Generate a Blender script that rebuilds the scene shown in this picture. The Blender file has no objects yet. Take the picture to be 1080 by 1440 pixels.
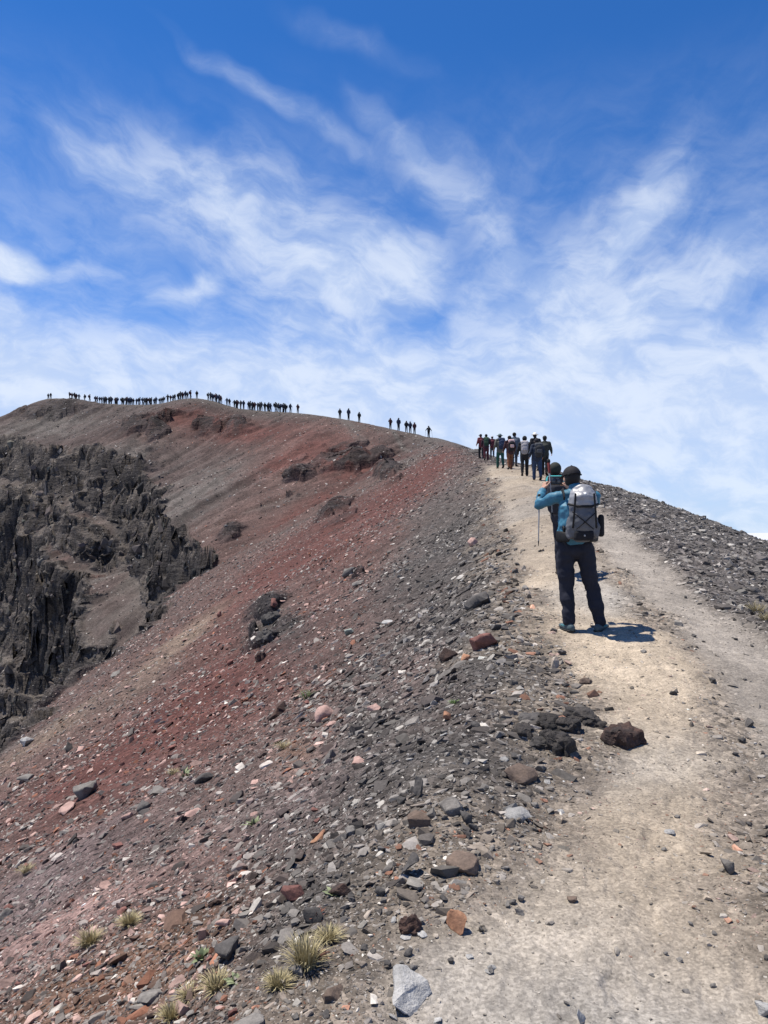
import bpy, bmesh, math, random
import numpy as np
from mathutils import Vector, Matrix, Euler

random.seed(7)
RNG = np.random.default_rng(11)
R = math.radians
scene = bpy.context.scene
COL = scene.collection

# ------------------------------------------------------------------ camera, sky, sun, exposure
FPX, CX, CY, HZ = 1082.0, 540.0, 720.0, 740.0      # focal length, centre and horizon row of the 1080x1440 photograph
EYE = 1.6
PITCH = math.atan((HZ - CY) / FPX)
cam_d = bpy.data.cameras.new('camera')
cam_d.sensor_fit = 'VERTICAL'; cam_d.sensor_height = 24.0; cam_d.lens = 24.0 * FPX / 1440.0
cam_d.clip_start = 0.05; cam_d.clip_end = 60000
cam = bpy.data.objects.new('camera', cam_d); COL.objects.link(cam)
cam.location = (0, 0, EYE); cam.rotation_euler = (R(90) + PITCH, 0, 0)
scene.camera = cam

SUN_TO = Vector((-0.68, 0.24, 1.86)).normalized()   # direction towards the sun
SUN_EL = math.asin(SUN_TO.z)
SUN_AZ = math.atan2(SUN_TO.x, SUN_TO.y)             # clockwise from +Y
sun_d = bpy.data.lights.new('sun', 'SUN'); sun_d.energy = 5.0; sun_d.angle = R(0.53); sun_d.color = (1.0, 0.925, 0.81)
sun = bpy.data.objects.new('sun', sun_d); COL.objects.link(sun)
sun.rotation_euler = SUN_TO.to_track_quat('Z', 'Y').to_euler()
sun.location = SUN_TO * 60

scene.view_settings.view_transform = 'Standard'
scene.view_settings.look = 'None'
scene.view_settings.gamma = 1.0
scene.view_settings.use_curve_mapping = False
scene.view_settings.exposure = 0.50

def build_world():
    w = bpy.data.worlds.new('World'); scene.world = w; w.use_nodes = True
    nt = w.node_tree; N = nt.nodes; L = nt.links; N.clear()
    def new(t, **k):
        n = N.new(t)
        for a, b in k.items(): setattr(n, a, b)
        return n
    def math_(op, a, b=None, clamp=False):
        n = new('ShaderNodeMath', operation=op, use_clamp=clamp)
        for i, v in enumerate((a, b)):
            if v is None: continue
            if isinstance(v, (int, float)): n.inputs[i].default_value = v
            else: L.new(v, n.inputs[i])
        return n.outputs[0]
    def ramp(v, a, b, c=0.0, d=1.0, smooth=True):
        n = new('ShaderNodeMapRange', interpolation_type='SMOOTHSTEP' if smooth else 'LINEAR')
        L.new(v, n.inputs[0])
        for i, q in enumerate((a, b, c, d)): n.inputs[i + 1].default_value = q
        return n.outputs[0]
    sky = new('ShaderNodeTexSky', sky_type='NISHITA', sun_disc=False, sun_elevation=SUN_EL, sun_rotation=SUN_AZ,
              altitude=2500, air_density=1.0, dust_density=0.4, ozone_density=2.2)
    tint = new('ShaderNodeMix', data_type='RGBA', blend_type='MULTIPLY'); tint.inputs[0].default_value = 1.0
    L.new(sky.outputs[0], tint.inputs[6]); tint.inputs[7].default_value = SKY_TINT
    tc = new('ShaderNodeTexCoord')
    sep = new('ShaderNodeSeparateXYZ'); L.new(tc.outputs['Generated'], sep.inputs[0])
    # azimuth (x) and elevation (y), in degrees
    az = math_('MULTIPLY', math_('ARCTAN2', sep.outputs[0], sep.outputs[1]), 57.29578)
    el = math_('MULTIPLY', math_('ARCSINE', sep.outputs[2]), 57.29578)
    comb = new('ShaderNodeCombineXYZ'); L.new(az, comb.inputs[0]); L.new(el, comb.inputs[1])
    P0 = comb.outputs[0]
    # warp
    nz = new('ShaderNodeTexNoise', noise_dimensions='3D'); nz.inputs['Scale'].default_value = 0.12; nz.inputs['Detail'].default_value = 3.0
    nz.inputs['Roughness'].default_value = 0.55
    L.new(P0, nz.inputs['Vector'])
    sub = new('ShaderNodeVectorMath', operation='SUBTRACT'); L.new(nz.outputs['Color'], sub.inputs[0]); sub.inputs[1].default_value = (0.5, 0.5, 0.5)
    sc = new('ShaderNodeVectorMath', operation='MULTIPLY'); L.new(sub.outputs[0], sc.inputs[0]); sc.inputs[1].default_value = (7, 5, 0)
    wp = new('ShaderNodeVectorMath', operation='ADD'); L.new(P0, wp.inputs[0]); L.new(sc.outputs[0], wp.inputs[1])
    P = wp.outputs[0]
    acc = None
    for (px, py, rx, ry, rot, wt) in CLOUDS:
        dx, dz = (px - CX) / FPX, (HZ - py) / FPX
        a = math.degrees(math.atan(dx)); e = math.degrees(math.atan(dz * math.cos(math.atan(dx))))
        k = 57.3 / FPX
        mp = new('ShaderNodeMapping', vector_type='TEXTURE')
        mp.inputs['Location'].default_value = (a, e, 0); mp.inputs['Rotation'].default_value = (0, 0, R(rot))
        mp.inputs['Scale'].default_value = (rx * k, ry * k, 1)
        L.new(P, mp.inputs['Vector'])
        g = new('ShaderNodeTexGradient', gradient_type='SPHERICAL'); L.new(mp.outputs[0], g.inputs[0])
        v = math_('MULTIPLY', ramp(g.outputs[1], 0.0, 1.0), wt)
        acc = v if acc is None else math_('ADD', acc, v)
    # streaky cirrus texture, drawn out along the wind
    def streak(rot, sx, sy, detail, rough, src, dist=0.0):
        mp = new('ShaderNodeMapping', vector_type='TEXTURE'); mp.inputs['Rotation'].default_value = (0, 0, R(rot)); mp.inputs['Scale'].default_value = (sx, sy, 1)
        L.new(src, mp.inputs['Vector'])
        n = new('ShaderNodeTexNoise', noise_dimensions='3D'); n.inputs['Scale'].default_value = 1.0; n.inputs['Detail'].default_value = detail
        n.inputs['Roughness'].default_value = rough; n.inputs['Distortion'].default_value = dist
        L.new(mp.outputs[0], n.inputs['Vector'])
        return n.outputs[0]
    s1 = ramp(streak(-28, 14, 2.6, 9, 0.58, P, 0.18), 0.30, 0.70)      # fibres of the left half
    s2 = ramp(streak(40, 12, 2.6, 9, 0.58, P, 0.18), 0.30, 0.70)       # fibres of the right half
    s3 = ramp(streak(-10, 5.0, 2.7, 10, 0.63, P), 0.30, 0.72)
    lr = ramp(az, 0.0, 11.0)
    fib = math_('ADD', math_('MULTIPLY', s1, math_('SUBTRACT', 1.0, lr)), math_('MULTIPLY', s2, lr))
    tex = math_('ADD', math_('MULTIPLY', fib, 0.44), math_('ADD', math_('MULTIPLY', s3, 0.46), 0.13))
    # general veil high up and the white band towards the horizon, all round
    veil = math_('MULTIPLY', ramp(el, 33.0, 14.0), 0.36)
    band = math_('MULTIPLY', ramp(el, 15.5, 8.0), 2.3)
    dens = math_('MULTIPLY', math_('ADD', acc, veil), math_('ADD', tex, 0.02))
    dens = math_('ADD', math_('MULTIPLY', dens, 1.12), math_('MULTIPLY', band, math_('ADD', math_('MULTIPLY', s3, 0.75), 0.58)))
    dens = math_('MULTIPLY', math_('SUBTRACT', 1.0, math_('EXPONENT', math_('MULTIPLY', dens, -1.3))), 0.94, True)
    # cloud shade: a bluish white, faintly varied
    cr = new('ShaderNodeMix', data_type='RGBA'); L.new(ramp(s3, 0.1, 0.9), cr.inputs[0])
    cr.inputs[6].default_value = CLOUD_A; cr.inputs[7].default_value = CLOUD_B
    mix = new('ShaderNodeMix', data_type='RGBA'); L.new(dens, mix.inputs[0]); L.new(tint.outputs[2], mix.inputs[6]); L.new(cr.outputs[2], mix.inputs[7])
    bg = new('ShaderNodeBackground'); bg.inputs[1].default_value = SKY_STRENGTH
    L.new(mix.outputs[2], bg.inputs[0])
    out = new('ShaderNodeOutputWorld'); L.new(bg.outputs[0], out.inputs[0])

SKY_STRENGTH = 0.076
SKY_TINT = (0.33, 0.90, 1.52, 1)
CLOUD_A = (5.6, 6.7, 8.8, 1); CLOUD_B = (7.2, 8.0, 9.4, 1)
# soft cirrus strokes: centre (as seen from the camera), radii, tilt, weight
CLOUDS = [
    (400, 130, 220, 20, -22, 0.34), (560, 190, 110, 24, -38, 0.32), (640, 250, 120, 60, -30, 0.42), (500, 60, 160, 20, -20, 0.12),
    (290, 240, 260, 70, -14, 0.62), (130, 215, 110, 30, -20, 0.5), (310, 300, 260, 80, -22, 0.62), (420, 270, 150, 40, -45, 0.4),
    (480, 400, 170, 100, 20, 1.45), (270, 400, 80, 26, 28, 0.95), (570, 400, 110, 60, 60, 0.9), (400, 350, 150, 40, -30, 0.45),
    (880, 320, 150, 40, 58, 0.65), (930, 280, 90, 50, 40, 0.45), (780, 400, 200, 60, 45, 0.7), (890, 440, 220, 56, 24, 1.5),
    (790, 480, 190, 70, 28, 1.6), (1010, 420, 130, 34, 25, 0.7), (860, 500, 200, 50, 8, 0.8), (700, 330, 140, 50, -40, 0.5), (660, 440, 100, 60, 50, 0.5),
    (6, 356, 66, 30, -8, 4.0), (100, 372, 110, 22, 10, 0.5), (20, 510, 130, 60, -20, 1.2), (90, 520, 100, 26, 15, 0.8), (10, 440, 80, 40, -35, 0.9),
    (310, 520, 150, 34, -15, 1.0), (500, 520, 200, 50, 5, 0.8), (215, 512, 46, 26, -40, 0.5), (960, 520, 110, 18, 0, 0.5), (820, 420, 230, 130, 35, .45), (400, 330, 300, 140, -15, .25), (900, 590, 300, 60, 0, .5), (950, 690, 300, 70, 0, .5),
]
build_world()

# ------------------------------------------------------------------ noise
_P = np.random.default_rng(5).permutation(4096).astype(np.int64)
_G = np.random.default_rng(6).random(4096).astype(np.float32) * 2 - 1
def _h(ix, iy, iz): return _G[_P[(_P[(_P[ix & 4095] + iy) & 4095] + iz) & 4095]]
def noise3(x, y, z):
    x, y, z = np.broadcast_arrays(np.asarray(x, np.float32), np.asarray(y, np.float32), np.asarray(z, np.float32))
    fx, fy, fz = np.floor(x), np.floor(y), np.floor(z)
    ix, iy, iz = fx.astype(np.int64), fy.astype(np.int64), fz.astype(np.int64)
    x, y, z = x - fx, y - fy, z - fz
    u, v, w = (t * t * t * (t * (t * 6 - 15) + 10) for t in (x, y, z))
    def pl(k):
        a = _h(ix, iy, iz + k); b = _h(ix + 1, iy, iz + k); c = _h(ix, iy + 1, iz + k); d = _h(ix + 1, iy + 1, iz + k)
        a = a + (b - a) * u; c = c + (d - c) * u
        return a + (c - a) * v
    p = pl(0)
    return p + (pl(1) - p) * w
def noise2(x, y, seed=0):
    x, y = np.broadcast_arrays(np.asarray(x, np.float32), np.asarray(y, np.float32))
    fx, fy = np.floor(x), np.floor(y)
    ix, iy = fx.astype(np.int64), fy.astype(np.int64)
    x, y = x - fx, y - fy
    u, v = (t * t * t * (t * (t * 6 - 15) + 10) for t in (x, y))
    s = int(seed) * 57
    a = _h(ix, iy, s); b = _h(ix + 1, iy, s); c = _h(ix, iy + 1, s); d = _h(ix + 1, iy + 1, s)
    a = a + (b - a) * u; c = c + (d - c) * u
    return a + (c - a) * v
def fbm2(x, y, oct=4, seed=0, gain=0.5):
    s, a = 0, 1.0
    for o in range(oct):
        s = s + a * noise2(x * 2.03 ** o + 13.7 * o, y * 2.03 ** o - 7.1 * o, seed + o); a *= gain
    return s
def ridged2(x, y, oct=4, seed=0, gain=0.55):
    s, a = 0, 1.0
    for o in range(oct):
        s = s + a * (1 - 2 * np.abs(noise2(x * 2.1 ** o, y * 2.1 ** o, seed + o))); a *= gain
    return s
def billow2(x, y, oct=3, seed=0, gain=0.5):              # rounded lumps with sharp creases between them
    s, a = 0, 1.0
    for o in range(oct):
        s = s + a * np.sqrt(np.abs(noise2(x * 2.1 ** o + 5.3 * o, y * 2.1 ** o, seed + o)) + 1e-6); a *= gain
    return s
def sstep(a, b, x):
    t = np.clip((x - a) / (b - a), 0, 1); return t * t * (3 - 2 * t)

# ------------------------------------------------------------------ shape of the mountain
def pix(px, py, y):                                   # the point y metres ahead that lies on this line of sight
    return np.array([(px - CX) / FPX * y, y, EYE + (HZ - py) / FPX * y])
def catmull(P, n):
    P = np.asarray(P, float); P = np.vstack([2 * P[0] - P[1], P, 2 * P[-1] - P[-2]]); out = []
    for i in range(1, len(P) - 2):
        t = np.linspace(0, 1, n, endpoint=False)[:, None]
        a, b, c, d = P[i - 1:i + 3]
        out.append(0.5 * ((2 * b) + (c - a) * t + (2 * a - 5 * b + 4 * c - d) * t * t + (3 * b - a - 3 * c + d) * t ** 3))
    return np.vstack(out + [P[-2:-1]])
RIDGE = catmull([(-2.4, -40, -2.0), (-1.6, -14, -0.9), (-0.3, -2.5, -0.22), (0.74, 2.4, 0.04), (1.42, 5.2, 0.17), (2.2, 8.1, 0.50),
                 (3.45, 13, 1.12), (4.6, 19, 1.9), (5.75, 28, 3.05), (6.1, 36, 4.3), (6.5, 50, 5.9), (7.2, 80, 9.8), tuple(pix(610, 617, 112)), tuple(pix(545, 602, 122)),
                 tuple(pix(480, 589, 132)), tuple(pix(420, 581, 146)), tuple(pix(340, 575, 160)), tuple(pix(276, 560, 170)), tuple(pix(215, 569, 180)),
                 tuple(pix(140, 567, 196)), tuple(pix(70, 561, 215)), tuple(pix(0, 587, 225)), (-150, 240, 26), (-220, 250, 15)], 12)
EDGE1 = catmull([(-26, -30), (-20, 0), (-17.2, 20), (-16.8, 34), (-18.5, 55), (-20.5, 75), (-22, 96), (-28.6, 107), (-37, 124), (-41, 131), (-48, 140), (-57, 150), (-64, 158), (-75, 169), (-86, 181), (-94, 187), (-130, 205), (-220, 235)], 6)
LEDGE = catmull([(-40, 124), (-45.7, 131), (-50, 135), (-57, 140.5), (-69, 155), (-76, 161), (-83, 165), (-120, 185), (-200, 210)], 6)
EDGE2 = catmull([(-24, 50), (-27, 75), (-32, 97), (-36, 103), (-41, 110), (-47, 121), (-52, 126), (-57, 132), (-63, 143), (-72, 156), (-84, 165), (-125, 184), (-230, 215)], 6)

def seg_dist(x, y, L, want_t=True):                    # nearest distance, side (+ left of travel), parameter
    best = np.full(x.shape, 1e12, np.float64); t_out = np.zeros(x.shape); side = np.zeros(x.shape)
    for i in range(len(L) - 1):
        ax, ay = L[i][0], L[i][1]; bx, by = L[i + 1][0] - ax, L[i + 1][1] - ay
        l2 = bx * bx + by * by
        if l2 < 1e-9: continue
        t = np.clip(((x - ax) * bx + (y - ay) * by) / l2, 0, 1)
        ex, ey = x - ax - t * bx, y - ay - t * by
        d2 = ex * ex + ey * ey
        m = d2 < best
        best[m] = d2[m]; t_out[m] = (i + t)[m]; side[m] = (bx * ey - by * ex)[m]
    return np.sqrt(best), np.sign(side), t_out
RZ = RIDGE[:, 2]; RS = np.concatenate([[0], np.cumsum(np.linalg.norm(np.diff(RIDGE, axis=0), axis=1))])

def base_shape(x, y):
    """the smooth mountain: crest, talus to the crater, outer slope. returns z, signed distance left of the path, metres along it"""
    d, sd, t = seg_dist(x, y, RIDGE)
    zr = np.interp(t, np.arange(len(RZ)), RZ)
    s_along = np.interp(t, np.arange(len(RZ)), RS)
    D = d * sd
    # crater side: envelope of the talus cones shed by every crest point
    zl = np.full(x.shape, -1e9)
    m = D > 0
    if m.any():
        xm, ym, dm = x[m], y[m], d[m]
        def drop(q): return 0.57 * (np.sqrt(np.maximum(q - 0.5, 0) ** 2 + 1.1) - 1.05)
        best = zr[m] - drop(dm)
        far = dm > 0.5
        xf, yf = xm[far], ym[far]; bf = best[far].copy(); b0 = bf.copy()
        for i in range(0, len(RIDGE), 2):
            bf = np.maximum(bf, RIDGE[i, 2] - drop(np.hypot(xf - RIDGE[i, 0], yf - RIDGE[i, 1])))
        best[far] = b0 + (bf - b0) * sstep(0.5, 7, dm[far])
        zl[m] = best
    s_k = np.interp(s_along, [60, 90, 130], [0.40, 0.46, 0.50]); a_k = np.interp(s_along, [60, 90, 130], [3.6, 3.0, 2.4])
    zrgt = zr - s_k * (np.sqrt(d * d + a_k * a_k) - a_k) - 0.02 * np.maximum(d - 40, 0)
    return np.where(D > 0, zl, zrgt), D, s_along

def blocks(x, y, z, s, seed):                             # broken blocks: one random value per rough cell
    w = 0.35
    xx = x / s + w * noise3(x / s * .8, y / s * .8, z / s * .8 + seed); yy = y / s + w * noise3(x / s * .8 + 31, y / s * .8, z / s * .8 + seed); zz = z / (s * .8) + w * noise3(x / s * .8, y / s * .8 + 17, z / s * .8 + seed)
    return _h(np.floor(xx).astype(np.int64) + seed, np.floor(yy).astype(np.int64), np.floor(zz).astype(np.int64))
def cliff_cuts(x, y):
    """broken rock steps inside the crater: how far the ground drops, and how rocky it is"""
    d1, s1, t1 = seg_dist(x, y, EDGE1); d1 = d1 * s1
    d2, s2, t2 = seg_dist(x, y, EDGE2); d2 = d2 * s2
    dl, sl, tl = seg_dist(x, y, LEDGE); dl = dl * sl
    n1 = fbm2(x * 0.10, y * 0.10, 3, 31) * 2.4 + billow2(x * 0.16, y * 0.16, 2, 35) * 1.6 - 1.1
    n2 = fbm2(x * 0.07, y * 0.07, 3, 41) * 1.8 - billow2(x * 0.075, y * 0.075, 2, 47) * 5.2 + 3.4
    nl = fbm2(x * 0.12, y * 0.12, 3, 43) * 2.0 + billow2(x * 0.35, y * 0.35, 2, 45) * 1.2 - .8
    e1 = d1 + n1; e2 = d2 + n2; el = dl + nl
    near = sstep(104, 84, y)
    def layers(e, k0, pos, wid, cell, jag):               # a stack of beds, each broken back along its own joints
        out = 0
        for k, p in enumerate(pos):
            wx = x / cell + .5 * noise2(x / cell, y / cell, k0 + k); wy = y / cell + .5 * noise2(x / cell + 9, y / cell, k0 + k)
            j = jag * _h(np.floor(wx + k * .37).astype(np.int64), np.floor(wy + k * .61).astype(np.int64), np.full(x.shape, k0 + k)) + .45 * noise2(x * .8, y * .8, k0 + k + 40)
            out = out + sstep(0, wid, e + j - p) / len(pos)
        return out
    h1 = 8.5 + 2.5 * noise2(x * 0.05, y * 0.05, 51) + near * 22
    c1 = h1 * layers(e1, 150, (0, .5, 1.0, 1.7, 2.4, 3.2), .40, 4.2, .42)
    lw = sstep(118, 130, y)
    cl = lw * 4.2 * layers(el, 170, (0, .8, 1.8), .45, 3.6, .4)
    c2 = 27 * layers(e2, 190, (0, .4, .8, 1.3, 1.9, 3.2, 5.0, 7.0), .7, 4.6, .5)
    rock = np.maximum(sstep(-.8, .2, e1) * sstep(5.2, 3.8, e1), sstep(-1.6, 0.0, e2))
    rock = np.maximum(rock, lw * sstep(-1.2, 0, el) * sstep(3.6, 2.4, el))
    return c1 + cl, c2, rock, e1, e2

# terrain is sampled on rings about the standpoint, finer where it is nearer
def build_rows():
    r, out = 0.3, []
    while r < 620:
        out.append(r)
        if r < 1.2: dr = 0.1
        elif r < 90: dr = max(0.013, 0.0088 * r) if r > 3 else 0.016
        elif 92 < r < 142: dr = 0.26
        elif r < 185: dr = 0.42
        elif r < 235: dr = 0.8
        else: dr = 0.06 * r
        r += dr
    return np.array(out)
ROWS = build_rows()
AZ = np.radians(np.concatenate([np.arange(-180, -34, 2.5), np.arange(-34, 34.01, 0.095), np.arange(36, 180.1, 2.5)]))

def make_ground():
    AA, RR = np.meshgrid(AZ, ROWS)
    x = RR * np.sin(AA); y = RR * np.cos(AA)
    shp = x.shape; x = x.ravel(); y = y.ravel()
    z, D, S = base_shape(x, y)
    return x, y, z, D, S, shp

gx, gy, gz, gD, gS, GSH = make_ground()

def col_frac(x, y):
    a = np.interp(np.arctan2(x, y), AZ, np.arange(len(AZ))); r = np.interp(np.hypot(x, y), ROWS, np.arange(len(ROWS)))
    a = np.clip(a, 0, len(AZ) - 1.001); r = np.clip(r, 0, len(ROWS) - 1.001)
    return a, r
def sample(grid, x, y):
    """bilinear look-up of a quantity kept on the rings"""
    a, r = col_frac(np.asarray(x, float), np.asarray(y, float))
    ia = a.astype(int); ir = r.astype(int); fa = a - ia; fr = r - ir
    if grid.ndim == 3: fa = fa[..., None]; fr = fr[..., None]
    return (grid[ir, ia] * (1 - fa) * (1 - fr) + grid[ir, ia + 1] * fa * (1 - fr) + grid[ir + 1, ia] * (1 - fa) * fr + grid[ir + 1, ia + 1] * fa * fr)
def hit(px, py, G):
    """where the line of sight through a pixel of the photograph meets the ground"""
    dx, dz = (px - CX) / FPX, (HZ - py) / FPX
    c = 1 / math.hypot(1, dx); a = math.atan(dx)
    ia = np.interp(a, AZ, np.arange(len(AZ))); i0 = int(ia); f = ia - i0
    zt = G[:, i0] * (1 - f) + G[:, i0 + 1] * f
    zr = EYE + dz * c * ROWS
    k = np.nonzero((zr < zt) & (ROWS > 1.0))[0]
    if len(k) == 0: k = [int(np.argmin(np.where((ROWS > 20) & (ROWS < 240), zr - zt, 1e9)))]
    k = max(1, k[0])
    a0, a1 = zr[k - 1] - zt[k - 1], zr[k] - zt[k]
    t = a0 / (a0 - a1) if a0 > 0 > a1 else 1.0
    r = ROWS[k - 1] + t * (ROWS[k] - ROWS[k - 1])
    return np.array([r * math.sin(a), r * math.cos(a)])

def patch_weight(x, y, patches, G, soft=1.0):
    """ground patches, each an ellipse on the mountainside given by its centre and two edge points"""
    out = []
    for (px, py, rx, ry, rot) in patches:
        c, s = math.cos(R(rot)), math.sin(R(rot))
        p0 = hit(px, py, G); pa = hit(px + rx * c, py - rx * s, G); pb = hit(px - ry * s, py - ry * c, G)
        M = np.column_stack([pa - p0, pb - p0])
        if abs(np.linalg.det(M)) < 1e-3: M = M + np.eye(2) * 0.3
        Mi = np.linalg.inv(M)
        u = Mi[0, 0] * (x - p0[0]) + Mi[0, 1] * (y - p0[1]); v = Mi[1, 0] * (x - p0[0]) + Mi[1, 1] * (y - p0[1])
        out.append(np.exp(-(u * u + v * v) * soft))
    return out

G0 = gz.reshape(GSH)
c1, c2, gRock, gE1, gE2 = cliff_cuts(gx, gy)
Gcut = (gz - c1 - c2).reshape(GSH)
# the trodden path and the grey second track beside it: metres ahead, centre, half width
PATH_Y, PATH_X, PATH_W = zip((-12, -1.5, .55), (-3, -.25, .55), (0, .20, .55), (2.4, .74, .52), (3.4, 1.14, .40), (5.3, 1.93, .38), (6.8, 2.27, .48), (8.1, 2.30, .60), (10, 2.55, .58), (13, 3.02, .60), (19, 3.9, .72), (28, 5.35, 1.0), (34, 5.9, 1.1), (42, 6.2, .9), (70, 6.8, .6))
TRACK_Y, TRACK_X = zip((0, 2.3), (4, 2.75), (7.2, 3.42), (9.5, 3.66), (13.5, 4.25), (17, 4.75), (24, 5.7), (30, 6.3))
gU = (gx - np.interp(gy, PATH_Y, PATH_X)) * 0.97
HW = np.interp(gy, PATH_Y, PATH_W)
edge_n = 0.20 * fbm2(gx * 0.9, gy * 0.9, 3, 61) + 0.12 * noise2(gx * .3, gy * .3, 62)
gPath = sstep(0.32, -0.22, np.abs(gU) - HW + edge_n) * sstep(46, 36, gy) * sstep(-12, -8, gy)
gTrack = sstep(0.26, -0.16, np.abs(gx - np.interp(gy, TRACK_Y, TRACK_X) + 0.12 * noise2(gx * .4, gy * .4, 63)) - 0.40 + edge_n * .8) * sstep(26, 18, gy) * sstep(0, 3, gy)
flat = np.maximum(gPath, gTrack)

# crags that stick out of the talus
CRAGS = [(495, 648, 60, 24, 5), (420, 668, 26, 15, 10), (405, 692, 22, 13, 20), (240, 592, 26, 12, 0), (215, 606, 24, 12, 0), (288, 600, 36, 14, 0), (190, 598, 30, 10, 5),
         (75, 580, 60, 10, 5), (330, 602, 26, 10, 5), (200, 648, 22, 14, 0), (325, 750, 20, 14, 10), (380, 860, 22, 26, 60), (375, 905, 18, 26, 60), (360, 890, 16, 16, 0),
         (545, 665, 26, 14, 10), (470, 720, 26, 12, 30), (500, 800, 22, 12, 10)]
crag = np.zeros(gx.shape)
for q in patch_weight(gx, gy, CRAGS, Gcut): crag = np.maximum(crag, q)
crag *= sstep(-0.05, 0.22, 0.8 * fbm2(gx * .30, gy * .30, 4, 71) + crag - .48)

r_dist = np.hypot(gx, gy)
rough = (1 - 0.85 * flat)
relief = 0.20 * fbm2(gx / 6.5, gy / 6.5, 3, 1) * rough * sstep(1.0, 4, np.abs(gD))
relief += 0.055 * fbm2(gx / 1.4, gy / 1.4, 3, 2) * rough
relief += 0.016 * fbm2(gx / 0.30, gy / 0.30, 2, 3) * (1 - 0.35 * flat)
relief += 0.010 * flat * (billow2(gx / .42, gy / .30, 2, 4) - .5) + 0.02 * flat * fbm2(gx / 1.1, gy / .7, 2, 5)
relief += 0.05 * sstep(.1, .5, noise2(gx * .25, gy * .9 + .4 * noise2(gx, gy, 7), 6)) * gPath * sstep(3, 6, gy)
gully = noise2(gS / 2.6 + 0.02 * gD, gD / 26.0, 8) + 0.6 * noise2(gS / 1.1, gD / 14.0, 9)
relief += 0.17 * gully * sstep(3, 12, gD) * (1 - sstep(70, 110, r_dist)) + 0.45 * gully * sstep(4, 20, gD) * sstep(70, 110, r_dist)
cf = 1.0 / (1 + r_dist * .022)
relief += crag * (0.0065 * r_dist) * (0.5 + 1.5 * billow2(gx * cf, gy * cf, 3, 75))
relief += gRock * (0.7 * billow2(gx * .20, gy * .20, 3, 81) - .3 + 0.22 * fbm2(gx * .5, gy * .5, 2, 85))
# banks: stones heap a little beside the path, and the outer scree stands up from the grey track
relief += 0.05 * sstep(0.0, 0.7, np.abs(gU) - HW) * sstep(1.6, 0.8, np.abs(gU) - HW) * (1 - gTrack) - 0.03 * gPath - 0.04 * gTrack
trk = gx - np.interp(gy, TRACK_Y, TRACK_X)
relief += 0.07 * sstep(.3, 1.1, trk) * sstep(6, 2, trk) * (gy > 0)
_k = np.nonzero((gPath > .4) & (gy > 1.5) & (gy < 13))[0]
for _i in range(240):                                            # boot prints, mostly pointing along the path
    fy = 1.8 + 10.5 * RNG.random() ** 1.3; fx = np.interp(fy, PATH_Y, PATH_X) + np.interp(fy, PATH_Y, PATH_W) * RNG.uniform(-.85, .85); fa = .18 + RNG.normal(0, .28)
    m = _k[(np.abs(gy[_k] - fy) < .24) & (np.abs(gx[_k] - fx) < .24)]
    u = (gx[m] - fx) * math.cos(fa) - (gy[m] - fy) * math.sin(fa); v = (gx[m] - fx) * math.sin(fa) + (gy[m] - fy) * math.cos(fa)
    q = np.sqrt((u / (.048 + .012 * np.sign(v))) ** 2 + (v / .14) ** 2); dep = RNG.uniform(.002, .0055)
    relief[m] += -dep * sstep(1.1, .75, q) + dep * .55 * np.exp(-((q - 1.35) / .22) ** 2)
gz = gz - c1 - c2 + relief
# break the cliffs up sideways too, so that they overhang and show ledges
amp = np.maximum(gRock, .8 * crag) * sstep(30, 60, r_dist)
bx = blocks(gx, gy, gz, 4.0, 3) * .5; by = blocks(gx, gy, gz, 4.0, 23) * .5
px_ = gx + amp * (bx + 0.55 * noise3(gx * .28, gy * .28, gz * .40) + 0.30 * noise3(gx * .9, gy * .9, gz * 1.1 + 9))
py_ = gy + amp * (by + 0.55 * noise3(gx * .28 + 40, gy * .28, gz * .40) + 0.30 * noise3(gx * .9 + 40, gy * .9, gz * 1.1 + 9))
GZ = gz.reshape(GSH); GX = px_.reshape(GSH); GY = py_.reshape(GSH)

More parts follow.
